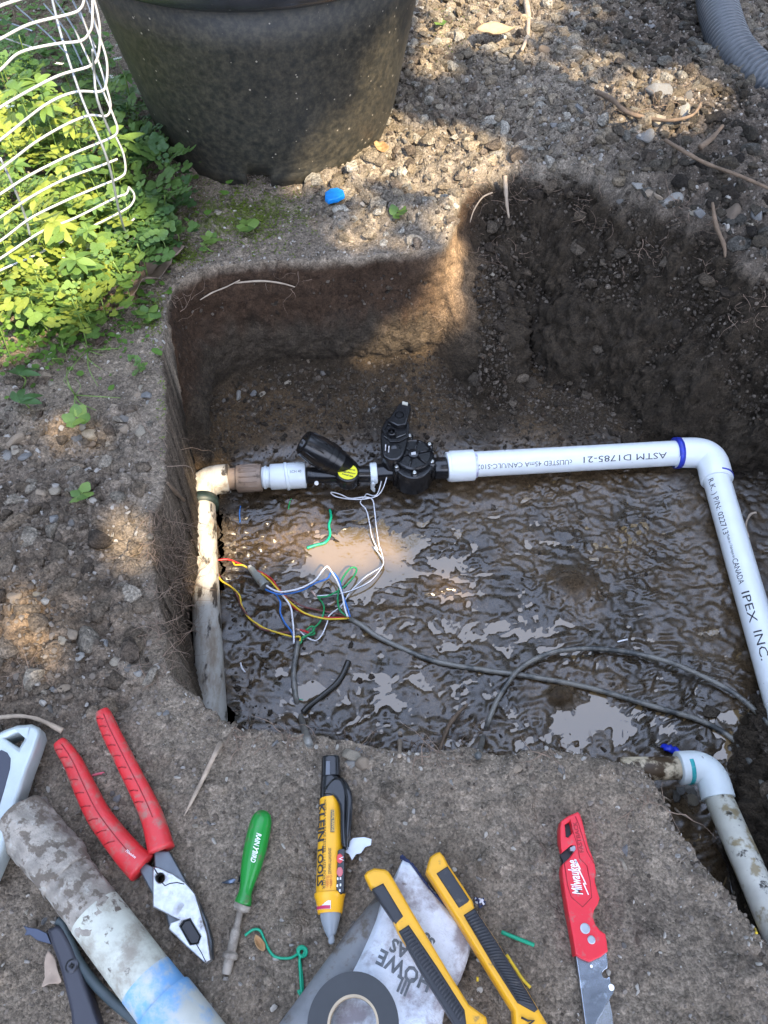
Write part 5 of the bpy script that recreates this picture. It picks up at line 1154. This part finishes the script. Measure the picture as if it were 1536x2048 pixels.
LM = [(1350, 190, 'on the sunlit rubble left of the hose', 45, (16, 34)), (1285, 260, 'in the pale rubble below the curved root', 45, (13, 26)), (1180, 240, 'on the open rubble behind the right hollow', 50, (7, 13)), (1050, 220, 'in the fine rubble right of the pot', 60, (6, 11)),
      (880, 60, 'beside the top of the pot on the right', 45, (7, 13)), (1100, 60, 'near the upright stick at the top edge', 60, (8, 15)), (1260, 30, 'at the top edge left of the hose', 50, (8, 15)), (830, 300, 'in the sunlit soil right of the pot foot', 50, (6, 12)), (1000, 320, 'on the rim above the right hollow', 45, (7, 12)),
      (1360, 420, 'on the dark slope below the slanting stick', 45, (12, 27)), (1480, 420, 'at the right edge of the upper slope', 40, (14, 32)), (1270, 400, 'on the lip of the right hollow', 35, (9, 16)), (640, 320, 'in front of the pot near its lit side', 25, (5, 9)), (780, 430, 'on the ledge between pot and pit', 60, (5, 9)),
      (430, 440, 'in the moss in front of the pot', 50, (6, 10)), (250, 840, 'on the ledge left of the pit', 35, (10, 17)), (170, 870, 'in the stone cluster left of the pit', 30, (12, 20)), (290, 790, 'by the left rim of the pit', 22, (8, 14)), (90, 740, 'under the low weeds at the left', 40, (9, 14)),
      (40, 900, 'at the left edge beneath the weeds', 30, (12, 20)), (120, 1020, 'in the clods at the far left', 45, (10, 18)), (60, 1190, 'in the left rubble pile', 45, (10, 18)), (170, 1280, 'in the rubble above the plier grips', 45, (10, 18)), (240, 1340, 'near the old pipe on the left bank', 40, (10, 16)), (110, 1400, 'in the rubble above the saw handle', 40, (10, 16)),
      (330, 1400, 'on the bank below the old pipe', 35, (6, 11)), (715, 1512, 'just above the voltage tester', 22, (14, 22)), (560, 1520, 'on the front bank left of the tester', 50, (6, 11)), (500, 1580, 'above the screwdriver handle', 35, (5, 9)), (420, 1640, 'between pliers and screwdriver', 30, (5, 10)),
      (890, 1600, 'on the bare soil between tester and knife', 70, (6, 11)), (1080, 1540, 'on the big lump of the front rim', 50, (7, 12)), (1250, 1700, 'right of the red knife', 40, (8, 13)), (1290, 1900, 'in the lower right corner soil', 50, (8, 14)), (1000, 1760, 'between yellow handles and knife', 45, (5, 9)), (60, 1850, 'left of the muddy pipe', 35, (8, 13)),
      (1370, 1590, 'below the lower right elbow', 18, (11, 16)), (1480, 1790, 'beside the buried pipe at lower right', 30, (9, 15)), (760, 780, 'at the foot of the back wall', 60, (6, 11)), (480, 820, 'on the pit floor under the left corner', 45, (7, 12)), (620, 760, 'below the left part of the back wall', 50, (6, 10)), (1000, 520, 'on the slope right of the ridge', 40, (7, 12)), (700, 1860, 'near the tip of the tester', 30, (4, 8)), (240, 1600, 'between the two plier grips', 22, (7, 12))]
SZ = ['angular', 'rounded', 'flat', 'chipped', 'lumpy']
si = 0; placed = []
for lx_, ly_, ph, sp_, (w0, w1_) in LM:
    for j, tn in enumerate(rng.sample(list(TON), 4)):
        for _try in range(12):
            x = lx_+rng.uniform(-1, 1)*sp_; y = ly_+rng.uniform(-1, 1)*sp_*.8
            if all((x-a)**2+(y-b)**2 > 13**2 for a, b in placed): break
        placed.append((x, y))
        p = onG(x, y, 0); wp = rng.uniform(w0, w1_)*rng.choice([.8, 1, 1.1]); r_ = wp*(p.y*ST+(H-p.z)*CT)/F
        o = bpy.data.objects.new('stone', ROCKM[si % 10]); COL.objects.link(o); sh_ = SZ[(si+j) % 5]
        if not ROCKM[si % 10].materials: ROCKM[si % 10].materials.append(TM['tan'])
        o.material_slots[0].link = 'OBJECT'; o.material_slots[0].material = TM[tn]
        fl = .7 if sh_ == 'flat' else 1
        o.scale = (r_, r_, r_*fl); o.rotation_euler = (rng.uniform(-.4, .4), rng.uniform(-.4, .4), rng.uniform(0, 6.28)); o.location = (p.x, p.y, p.z+r_*.12*fl)
        tag(o, '%s stone %s' % (tn, ph), 'stone', 'stones in the soil'); si += 1
# loose rubble and crumbs nobody could count
def scatter(name, n, dens, r0, r1, pw, cols, base_I, base_T, seed, lift=.1, filt=None):
    r_ = np.random.RandomState(seed); var = [rock(base_I, 300+k_, 6) for k_ in range(12)]
    nn = n*4; x = r_.uniform(-.95, 1.0, nn); y = r_.uniform(-.08, 2.05, nn); px, py = to_px(x, y, 0*x)
    pz, pyy = to_px(x, y, terrain(x, y, False)); ok = (r_.rand(nn) < dens(x, y)) & (pipe_gap(x, y) > .004) & (pz > -60) & (pz < 1596) & (pyy > -40) & (pyy < 2088); x = x[ok][:n]; y = y[ok][:n]; n = len(x)
    z = terrain(x, y); R_ = r0+(r1-r0)*r_.rand(n)**pw; nv = len(base_I); nf = len(base_T)
    VV = np.empty((n, nv, 3)); FF = np.empty((n, nf, 3), np.int64); CC = np.empty((n, nv, 3)); cols = np.array(cols)
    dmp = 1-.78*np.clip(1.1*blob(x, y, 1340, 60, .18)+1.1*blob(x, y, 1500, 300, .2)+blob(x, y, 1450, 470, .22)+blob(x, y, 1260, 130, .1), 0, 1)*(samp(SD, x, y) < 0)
    a = r_.rand(n)*6.283
    for i in range(n):
        v = var[r_.randint(12)]*R_[i]; c_, s_ = math.cos(a[i]), math.sin(a[i])
        VV[i, :, 0] = v[:, 0]*c_-v[:, 1]*s_+x[i]; VV[i, :, 1] = v[:, 0]*s_+v[:, 1]*c_+y[i]; VV[i, :, 2] = v[:, 2]+z[i]+R_[i]*lift
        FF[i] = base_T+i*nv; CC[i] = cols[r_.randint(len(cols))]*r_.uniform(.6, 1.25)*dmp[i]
    return VV.reshape(-1, 3), FF.reshape(-1, 3), CC.reshape(-1, 3)
def emit(name, V, Fc, C_):
    me = bpy.data.meshes.new(name); me.vertices.add(len(V)); me.vertices.foreach_set('co', V.astype(np.float32).ravel()); me.loops.add(Fc.size); me.loops.foreach_set('vertex_index', Fc.astype(np.int32).ravel())
    me.polygons.add(len(Fc)); me.polygons.foreach_set('loop_start', np.arange(0, Fc.size, 3, dtype=np.int32)); me.polygons.foreach_set('loop_total', np.full(len(Fc), 3, np.int32)); me.update(calc_edges=True); me.polygons.foreach_set('use_smooth', np.zeros(len(Fc), bool))
    at = me.color_attributes.new('soil_colour', 'FLOAT_COLOR', 'POINT'); rgba = np.ones((len(V), 4), np.float32); rgba[:, :3] = C_; at.data.foreach_set('color', rgba.ravel())
    o = link(name, me, M_soil); tag(o, kind='stuff'); at = me.attributes.new('relief', 'FLOAT', 'POINT'); at.data.foreach_set('value', np.ones(len(V), np.float32)); return o
C1 = [(.27, .25, .21), (.20, .165, .12), (.165, .135, .10), (.23, .185, .13), (.12, .095, .072), (.24, .205, .155)]
def dens_up(x, y):
    px, py = to_px(x, y, 0); d = samp(SD, x, y); return np.where((d < 0.0) & (px > 480), rub_mask(x, y), 0)*(1-.6*np.clip(blob(x, y, 1340, 60, .14)+blob(x, y, 1500, 300, .16), 0, 1))
emit('loose_rubble', *scatter('r', 7000, dens_up, 0.002, .019, 2.6, C1, I2, T2, 1))
C2 = [(.10, .078, .056), (.12, .093, .066), (.075, .058, .043), (.14, .11, .08), (.19, .165, .13)]
def dens_l(x, y):
    px, py = to_px(x, y, 0); d = samp(SD, x, y); return np.where((d < 0.0) & (px < 480), rub_mask(x, y), 0)
emit('soil_clods', *scatter('r', 2300, dens_l, .004, .021, 2.0, C2, I2, T2, 2, lift=.05))
C4 = [(.055, .042, .029), (.07, .054, .038), (.042, .032, .023), (.085, .068, .05)]
def dens_s(x, y):
    d = samp(SD, x, y); return np.where((d > .006) & (slope_w(x, y) > .08) & (d < .3), .9*np.clip(1.3-d/.22, 0, 1), 0)
emit('bank_clods', *scatter('r', 1500, dens_s, .004, .019, 2.2, C4, I2, T2, 8, lift=.1))
C3 = [(.050, .038, .027), (.042, .032, .023), (.06, .048, .035), (.035, .028, .02), (.05, .035, .023), (.11, .09, .07)]
def dens_in(x, y):
    d = samp(SD, x, y); w_ = slope_w(x, y); dry = sst(P(0, 960, ZW).y, P(0, 840, ZW).y, y)
    return np.where(d > .004, np.where((w_ > .08) & (d < w_), .9, np.where(d < .09, .8*np.clip(1-d/.09+dry, 0, 1), .015+.85*dry)), 0)
emit('pit_crumbs', *scatter('r', 20000, dens_in, .0012, .0085, 2.4, C3, I1, T1, 3, lift=.0))
def dens_f(x, y):
    d = samp(SD, x, y); px, py = to_px(x, y, 0); edge = np.exp(-(d/.02)**2)
    return np.where(d < 0, (.25+.75*edge)*(1-rub_mask(x, y)), 0)
GCOL = [(.30, .28, .25), (.20, .17, .14), (.14, .115, .09), (.40, .37, .32), (.17, .14, .11), (.065, .05, .036)]
lib = bpy.data.collections.new('grit_grains')
for k_ in range(18):
    V = rock(I1 if k_ % 3 else I2, 500+k_, 5); me = bpy.data.meshes.new('grain'); me.from_pydata([tuple(v) for v in V], [], [tuple(f) for f in (T1 if k_ % 3 else T2)]); me.update(); me.polygons.foreach_set('use_smooth', np.zeros(len(me.polygons), bool))
    c_ = GCOL[k_ % 6]; me.materials.append(mat('grain_%d' % (k_ % 6), c_, .9, var=.25, vscale=150, bump=.4, bscale=400)); lib.objects.link(bpy.data.objects.new('grain_%02d' % k_, me))
def gn_scatter(name, n, dens, r0, r1, pw, seed, vids, lift=.1):
    r_ = np.random.RandomState(seed); nn = int(n*6); x = r_.uniform(-.95, 1.0, nn); y = r_.uniform(-.08, 2.05, nn)
    pz, pyy = to_px(x, y, terrain(x, y, False)); ok = (r_.rand(nn) < dens(x, y)) & (pipe_gap(x, y) > .003) & (pz > -40) & (pz < 1576) & (pyy > -40) & (pyy < 2088); x = x[ok][:n]; y = y[ok][:n]
    z = terrain(x, y); R_ = r0+(r1-r0)*r_.rand(len(x))**pw; print(name, len(x))
    me = bpy.data.meshes.new(name); me.vertices.add(len(x)); me.vertices.foreach_set('co', np.stack([x, y, z+R_*lift], -1).astype(np.float32).ravel())
    a = me.attributes.new('grain_size', 'FLOAT', 'POINT'); a.data.foreach_set('value', R_.astype(np.float32))
    a = me.attributes.new('grain_turn', 'FLOAT_VECTOR', 'POINT'); a.data.foreach_set('vector', r_.uniform(-3.14, 3.14, (len(x), 3)).astype(np.float32).ravel())
    a = me.attributes.new('grain_kind', 'INT', 'POINT'); a.data.foreach_set('value', np.array(vids)[r_.randint(0, len(vids), len(x))].astype(np.int32))
    o = link(name, me); tag(o, kind='stuff')
    ng = bpy.data.node_groups.new(name, 'GeometryNodeTree'); ng.interface.new_socket('Geometry', in_out='INPUT', socket_type='NodeSocketGeometry'); ng.interface.new_socket('Geometry', in_out='OUTPUT', socket_type='NodeSocketGeometry')
    gi_ = ng.nodes.new('NodeGroupInput'); go_ = ng.nodes.new('NodeGroupOutput'); ci = ng.nodes.new('GeometryNodeCollectionInfo'); ci.inputs[0].default_value = lib; ci.inputs['Separate Children'].default_value = True
    ip = ng.nodes.new('GeometryNodeInstanceOnPoints'); ip.inputs['Pick Instance'].default_value = True
    def na(t_, nm):
        q_ = ng.nodes.new('GeometryNodeInputNamedAttribute'); q_.data_type = t_; q_.inputs[0].default_value = nm; return q_.outputs[0]
    L_k = ng.links.new; L_k(gi_.outputs[0], ip.inputs['Points']); L_k(ci.outputs[0], ip.inputs['Instance']); L_k(na('INT', 'grain_kind'), ip.inputs['Instance Index'])
    L_k(na('FLOAT_VECTOR', 'grain_turn'), ip.inputs['Rotation']); L_k(na('FLOAT', 'grain_size'), ip.inputs['Scale']); L_k(ip.outputs[0], go_.inputs[0])
    md = o.modifiers.new('grains', 'NODES'); md.node_group = ng; return o
gn_scatter('grit', 60000, dens_f, .0006, .0038, 3.6, 4, [0, 1, 2, 4, 5, 7, 8, 10, 13, 14, 16, 3, 1, 2, 4, 8], .05)
gn_scatter('gravel', 22000, lambda x, y: np.where(samp(SD, x, y) < 0, rub_mask(x, y), 0), .0012, .0055, 2.6, 5, [1, 2, 4, 5, 7, 8, 10, 11, 13, 14, 16, 17, 0, 4, 5, 2], .2)
gn_scatter('earth_crumbs', 40000, lambda x, y: dens_in(x, y), .0007, .0045, 2.5, 6, [5, 11, 17, 5, 11, 17, 5, 11, 17, 2, 8], .1)
# ------------------------------------------------------------------ weeds
def leafmat(n_, c_, t=.35): return mat(n_, c_, .42, var=.22, vscale=30, transl=t, spec=.4)
M_lf = [leafmat('leaf_light', (.17, .27, .06)), leafmat('leaf_mid', (.11, .20, .05)), leafmat('leaf_dark', (.06, .13, .04)), leafmat('leaf_yellow', (.27, .33, .06))]
M_stem = leafmat('stem_green', (.14, .22, .05), .1)
def lance(L, W, droop, n=9):
    V = []; Fc = []
    for i in range(n+1):
        t = i/n; w_ = W*math.sin(math.pi*min(1, t*.92+.05))**.8*(1 if t < .98 else .1); z_ = droop*(-t*t)+.25*L*t*(1-t)
        for s_ in (-1, 0, 1): V.append((t*L, s_*w_, z_+(0 if s_ else -w_*.22)))
    for i in range(n):
        for k in range(2): a = i*3+k; Fc.append((a, a+1, a+4, a+3))
    return V, Fc
def roundleaf(cx, cy, r, z, ang, k=9):
    V = [(cx, cy, z)]; 
    for i in range(k):
        t = 2*math.pi*i/k; q_ = r*(1+.10*math.cos(t*4+1)); V.append((cx+q_*math.cos(t)*1.12*math.cos(ang)-q_*math.sin(t)*math.sin(ang), cy+q_*math.cos(t)*1.12*math.sin(ang)+q_*math.sin(t)*math.cos(ang), z+.12*r*math.cos(2*t+ang)))
    return V, [(0, 1+i, 1+(i+1) % k) for i in range(k)]
def compound(L, n, r, r_):
    V = []; Fc = []
    path = [(t*L, 0, .18*L*math.sin(t*2.6)) for t in (0, .25, .5, .75, 1)]; v, f = tube_data(path, .0007, 4, caps=False); V += [tuple(x) for x in v]; Fc += f
    for i in range(n):
        t = .3+.62*i/max(1, n-1)
        for s_ in (-1, 1):
            rr0 = r*(.55+.5*t)*r_.uniform(.85, 1.1); v, f = roundleaf(t*L, s_*(rr0*1.25+.001), rr0, .18*L*math.sin(t*2.6)+r_.uniform(-.002, .002), s_*1.4+r_.uniform(-.3, .3)); k = len(V); V += v; Fc += [tuple(x+k for x in ff) for ff in f]
    v, f = roundleaf(L*1.08, 0, r*1.35, .18*L*math.sin(2.6), 0, 11); k = len(V); V += v; Fc += [tuple(x+k for x in ff) for ff in f]
    return V, Fc
def mesh_of(n_, d, m_): 
    me = bpy.data.meshes.new(n_); me.from_pydata([tuple(v) for v in d[0]], [], [tuple(f) for f in d[1]]); me.materials.append(m_); me.polygons.foreach_set('use_smooth', [True]*len(me.polygons)); me.update(); return me
LAN = [mesh_of('leaf', lance(1, .19+.03*(i % 3), .25+.12*(i % 4)), M_lf[i % 4]) for i in range(8)]
CMP = [mesh_of('leaf', compound(1, 2+i % 3, .13+.02*(i % 2), random.Random(i)), M_lf[i % 4]) for i in range(12)]
RND = [mesh_of('leaf', ([(a*1, b*1, c_*1) for a, b, c_ in roundleaf(.6, 0, .42, 0, 0, 12)[0]], roundleaf(.6, 0, .42, 0, 0, 12)[1]), M_lf[i]) for i in range(4)]
def plant(kind, px, py, hgt, size, nl, label, group, tone=None, name='weed', lying=0):
    b_ = onG(px, py, 0); root_z = b_.z-.002
    ctr = P(px, py, max(hgt, 0)+b_.z) if hgt > .03 else Vector((b_.x, b_.y, b_.z+hgt))
    base = Vector((ctr.x+rng.uniform(-.01, .01), ctr.y+rng.uniform(-.01, .01), root_z)); base.z = gz(base.x, base.y)-.002
    t = thing(name, label, 'weed', base, group)
    st = crom([base, base*.5+ctr*.5+Vector((rng.uniform(-.008, .008), rng.uniform(-.008, .008), 0)), ctr], 3)
    tube('stem', st, .0011, M_stem, t, seg=5)
    for k in range(nl):
        if kind == 'whorl': ring = k//8; a = k*2*math.pi/8+ring*.4+rng.uniform(-.15, .15); hh = 1-.16*ring; L = size*(.55+.25*ring if nl > 8 else 1)*rng.uniform(.85, 1.1); me = LAN[rng.choice([i for i in range(8) if tone is None or i % 4 in tone])]; pt = rng.uniform(-.45, .1)-.1*ring
        elif kind == 'cress': a = rng.uniform(0, 6.28); hh = rng.uniform(.35, 1.0); L = size*rng.uniform(.6, 1.15); me = CMP[rng.choice([i for i in range(12) if tone is None or i % 4 in tone])]; pt = rng.uniform(-.7, .15)
        else: a = k*2*math.pi/nl+rng.uniform(-.3, .3); hh = 1; L = size*rng.uniform(.8, 1.2); me = RND[rng.choice(tone or [0, 1])]; pt = rng.uniform(-.4, .1)
        o = bpy.data.objects.new('leaf', me); COL.objects.link(o); o.parent = t
        pos = base.lerp(ctr, hh)-base; o.location = pos; o.scale = (L, L, L); o.rotation_euler = (rng.uniform(-.4, .4), pt, a)
    return t
G_ = 'weeds massed in the upper left corner'
def in_mass(x, y):
    lim = 330-.0*y if y < 330 else 330+.35*(y-330) if y < 450 else 372-(y-450)*1.3
    return x < min(lim, 372) and (x < 225+.55*max(0, y-120) )
sd_ = 0
for i in range(190):
    for _ in range(20):
        x = rng.uniform(-40, 360); y = rng.uniform(40, 610)
        if in_mass(x, y): break
    else: continue
    dist = x/350; hgt = rng.uniform(.03, .11)*(1.15-.6*dist)
    tone = [0, 3] if (x < 220 and y > 180 and rng.random() < .8) else [1, 2] if (y < 170 or x > 240) else [0, 1]  # lighter, yellower leaf colours put where the sun falls
    if y < 190 and rng.random() < .4: continue
    ycr = [np.interp(x, [p[0] for p in sorted(w_)], [p[1] for p in sorted(w_)]) for w_ in WR]; kk = sum(1 for q_ in ycr if q_ > y)
    ORD = ['lowest', 'second lowest', 'third lowest', 'fourth lowest', 'fifth lowest', 'sixth lowest', 'seventh lowest', 'eighth lowest', 'ninth lowest', 'tenth lowest', 'eleventh lowest', 'second highest', 'highest']
    where = 'below the lowest fence wire' if kk == 0 else 'just above the %s fence wire' % ORD[min(kk, 13)-1]
    side = 'at the left edge' if x < 40 else 'left of centre' if x < 110 else 'right of centre' if x < 180 else 'near the fence corner' if x < 250 else 'beyond the fence corner'
    sz_ = rng.uniform(.026, .05); cl_ = {0: 'bright green', 1: 'mid green', 3: 'bright green'}[tone[0]]
    plant('cress', x, y, hgt, sz_, rng.randint(7, 11), '%s cress plant %s, %s' % (cl_, where, side), G_, tone)
for (x, y, h_, sz, tn, lb) in [(105, 445, .07, .052, [3], 'bright star-shaped weed with eight narrow leaves at lower left of the fence'), (35, 180, .12, .05, [1, 0], 'tall whorled weed with upright leaves at the left edge'), (75, 165, .12, .04, [0], 'narrow-leaved weed between the second and third fence wires'),
        (215, 272, .10, .055, [0, 1], 'whorled weed growing through the fence corner with long pointed leaves'), (165, 322, .08, .042, [1], 'dark whorled weed behind the middle fence wires'), (250, 150, .06, .03, [1], 'small weed with pointed leaves against the pot'), (90, 215, .11, .045, [0, 3], 'whorled weed catching sun near the upper fence'), (135, 250, .09, .04, [0, 3], 'sunlit whorled weed in the middle of the fence')]:
    plant('whorl', x, y, h_+.045, sz*1.25, 9, lb, None, tn)
for k_, (x, y) in enumerate([(30, 330), (70, 395), (150, 365), (60, 500), (175, 460), (120, 330), (190, 410), (20, 430), (150, 520)]):
    plant('whorl', x, y, rng.uniform(.08, .13), rng.uniform(.032, .05), 9, '%s-leaved weed %s' % (('narrow', 'pointed', 'slender')[k_ % 3], ('at the left edge between middle wires', 'standing out in the sunlit weeds at mid left', 'in the centre of the sunlit weeds', 'near the lowest fence wires at left', 'inside the lower fence corner', 'just behind the middle fence wires', 'beside the inner upright wire', 'low at the left edge of the weeds', 'in front of the lowest fence wire')[k_]), None, [0, 3] if k_ % 2 else [0, 1])
for (x, y, lb) in [(258, 240, 'cress weed pressed against the left side of the pot'), (310, 258, 'round-leaved cress sprig leaning on the pot foot'), (330, 330, 'cress clump at the bottom left of the pot'), (330, 390, 'large-leaved cress clump beside the mossy soil'), (285, 440, 'dark cress clump under the fence corner'), (300, 200, 'tall thin cress sprig in front of the pot')]:
    plant('cress', x, y, .05, .05, 9, lb, None, [1, 2])
low = [(425, 490, 'three-leaved seedling on the moss above the pit corner'), (415, 508, 'seedling just behind the back-left rim'), (495, 465, 'small seedling in the soil in front of the pot'), (795, 440, 'clover-like seedling on the ledge above the back wall'), (235, 640, 'low cress rosette left of the pit corner'), (262, 665, 'low cress clump on the ledge beside the left wall'),
       (300, 640, 'small rosette at the left rim'), (285, 740, 'tiny seedling on the bare ledge'), (100, 620, 'low cress near the dead leaf stalk'), (160, 575, 'cress rosette below the fence'), (45, 660, 'round-leaved weed at the left edge'), (60, 690, 'round-leaved weed left of the stones'), (130, 690, 'low cress among pale stones'), (110, 730, 'weed tuft between stones'),
       (160, 850, 'single yellow-green leafed seedling by the stone cluster'), (50, 770, 'broad-leaved weed in the clods at left'), (50, 825, 'broad leaf lying on the clods at left'), (170, 1000, 'tiny seedling on the left rubble'), (30, 620, 'yellow-lit cress at the left edge'), (60, 590, 'yellow-lit cress under the lowest fence wire'), (200, 560, 'cress rosette above the dead leaf'), (130, 545, 'cress clump at the lowest fence wires'),
       (20, 560, 'sunlit cress clump in the left corner of the fence'), (310, 470, 'cress leaves by the moss edge'), (230, 500, 'cress clump behind the dead leaf'), (880, 60, 'grassy seedling beside the pot on the rubble')]
for x, y, lb in low:
    big_ = y in (770, 825); plant('whorl' if big_ else rng.choice(['cress', 'seed', 'cress']), x, y, .012 if not big_ else .02, rng.uniform(.011, .02) if not big_ else .03, 6 if not big_ else 4, lb, None, [2] if big_ else [0, 1], name='seedling')
# grass blades and sparse flower stalks
def stalk(pts, r, label, m_=M_stem, fl=False, name='grass_blade'):
    pp = crom([P(*p) for p in pts], 5); t = thing(name, label, 'weed', pp[0]); tube('blade', pp, [r*(1-.6*i/len(pp)) for i in range(len(pp))], m_, t, seg=5)
    if fl:
        for k in range(4):
            c_ = np.array(pp[-1])+np.array([rng.uniform(-.005, .005), rng.uniform(-.005, .005), rng.uniform(0, .004)]); V, Fc = [], []
            for q_ in range(4):
                a = q_*1.57+rng.random(); V += [c_, c_+np.array([.0028*math.cos(a-.4), .0028*math.sin(a-.4), .001]), c_+np.array([.0038*math.cos(a), .0038*math.sin(a), .001]), c_+np.array([.0028*math.cos(a+.4), .0028*math.sin(a+.4), .001])]; Fc.append((4*q_, 4*q_+1, 4*q_+2, 4*q_+3))
            mk('flower', V, Fc, mat('white_petal', (.75, .75, .68), .6), t)
for pts, lb in (([(260, 230, .02), (255, 170, .1), (235, 120, .13)], 'cress stalk with white flowers in front of the pot'), ([(150, 200, .05), (130, 150, .12), (122, 128, .15)], 'flower stalk with white petals inside the fence'), ([(225, 240, .03), (222, 190, .1), (220, 158, .12)], 'white-flowered stalk crossing the fence corner'), ([(40, 300, .04), (25, 250, .1), (20, 215, .13)], 'white-flowered stalk at the left edge'), ([(180, 400, .03), (172, 360, .08), (168, 340, .1)], 'small white-flowered stalk in the middle of the weeds')):
    stalk(pts, .0009, lb, fl=True, name='flower_stalk')
gi = 0
for x, y, lb in ((140, 660, 'upper tuft of thin grass below the weeds'), (150, 790, 'low tuft of sprawling grass blades left of the pit corner'), (60, 640, 'grass tuft nearest the left edge under the fence'), (175, 700, 'loose grass tuft between dead leaf and pale stones')):
    gt = thing('grass_tuft', lb, 'grass', onG(x, y, 0), 'grass tufts left of the pit')
    for k in range(6):
        a = rng.uniform(0, 6.28); L = rng.uniform(30, 95); gi += 1
        p0 = onG(x, y, .002); q_ = (x+L*math.cos(a), y+L*.8*math.sin(a)); p2 = onG(*q_, .004); p1 = onG((x+q_[0])/2+rng.uniform(-12, 12), (y+q_[1])/2, .015)
        o = tube('grass_blade', crom([p0, p1, p2], 6), [.0012*(1-.7*i/13) for i in range(13)], M_stem, gt, seg=5, rb=.0004)
# moss and tiny ground cover nobody could count
V_, F_ = [], []; MV, MF = [], []
def gc(n_, cx, cy, sx, sy, s0, s1, Vx, Fx, up=.002):
    for _ in range(n_):
        x = rng.gauss(cx, sx); y = rng.gauss(cy, sy); p = P(x, y, 0)
        if float(samp(SD, np.array([p.x]), np.array([p.y]))[0]) > -.004: continue
        z_ = gz(p.x, p.y)+rng.uniform(0, up); r_ = rng.uniform(s0, s1); v, f = roundleaf(p.x, p.y, r_, z_, rng.uniform(0, 3), 6)
        tl = rng.uniform(-.5, .5); v = [(a, b, c_+(a-p.x)*tl) for a, b, c_ in v]; k = len(Vx); Vx += v; Fx += [tuple(q_+k for q_ in ff) for ff in f]
gc(900, 110, 560, 90, 60, .002, .0055, V_, F_, .01); gc(500, 60, 650, 60, 50, .002, .005, V_, F_, .008); gc(1200, 130, 380, 110, 130, .003, .007, V_, F_, .03); gc(700, 60, 100, 90, 70, .003, .008, V_, F_, .03); gc(120, 200, 640, 70, 40, .0015, .004, V_, F_)
o = mk('ground_cover', V_, F_, leafmat('ground_cover_leaf', (.10, .20, .035))); tag(o, kind='stuff')
gc(1500, 490, 430, 60, 32, .0008, .002, MV, MF, .003); gc(400, 360, 510, 30, 16, .0008, .002, MV, MF, .003); gc(250, 310, 620, 14, 30, .0008, .002, MV, MF, .002); gc(160, 900, 90, 30, 40, .0008, .002, MV, MF, .004); gc(120, 330, 800, 6, 60, .0008, .0016, MV, MF, .001)
o = mk('moss', MV, MF, leafmat('moss_green', (.11, .15, .02), .2)); tag(o, kind='stuff')
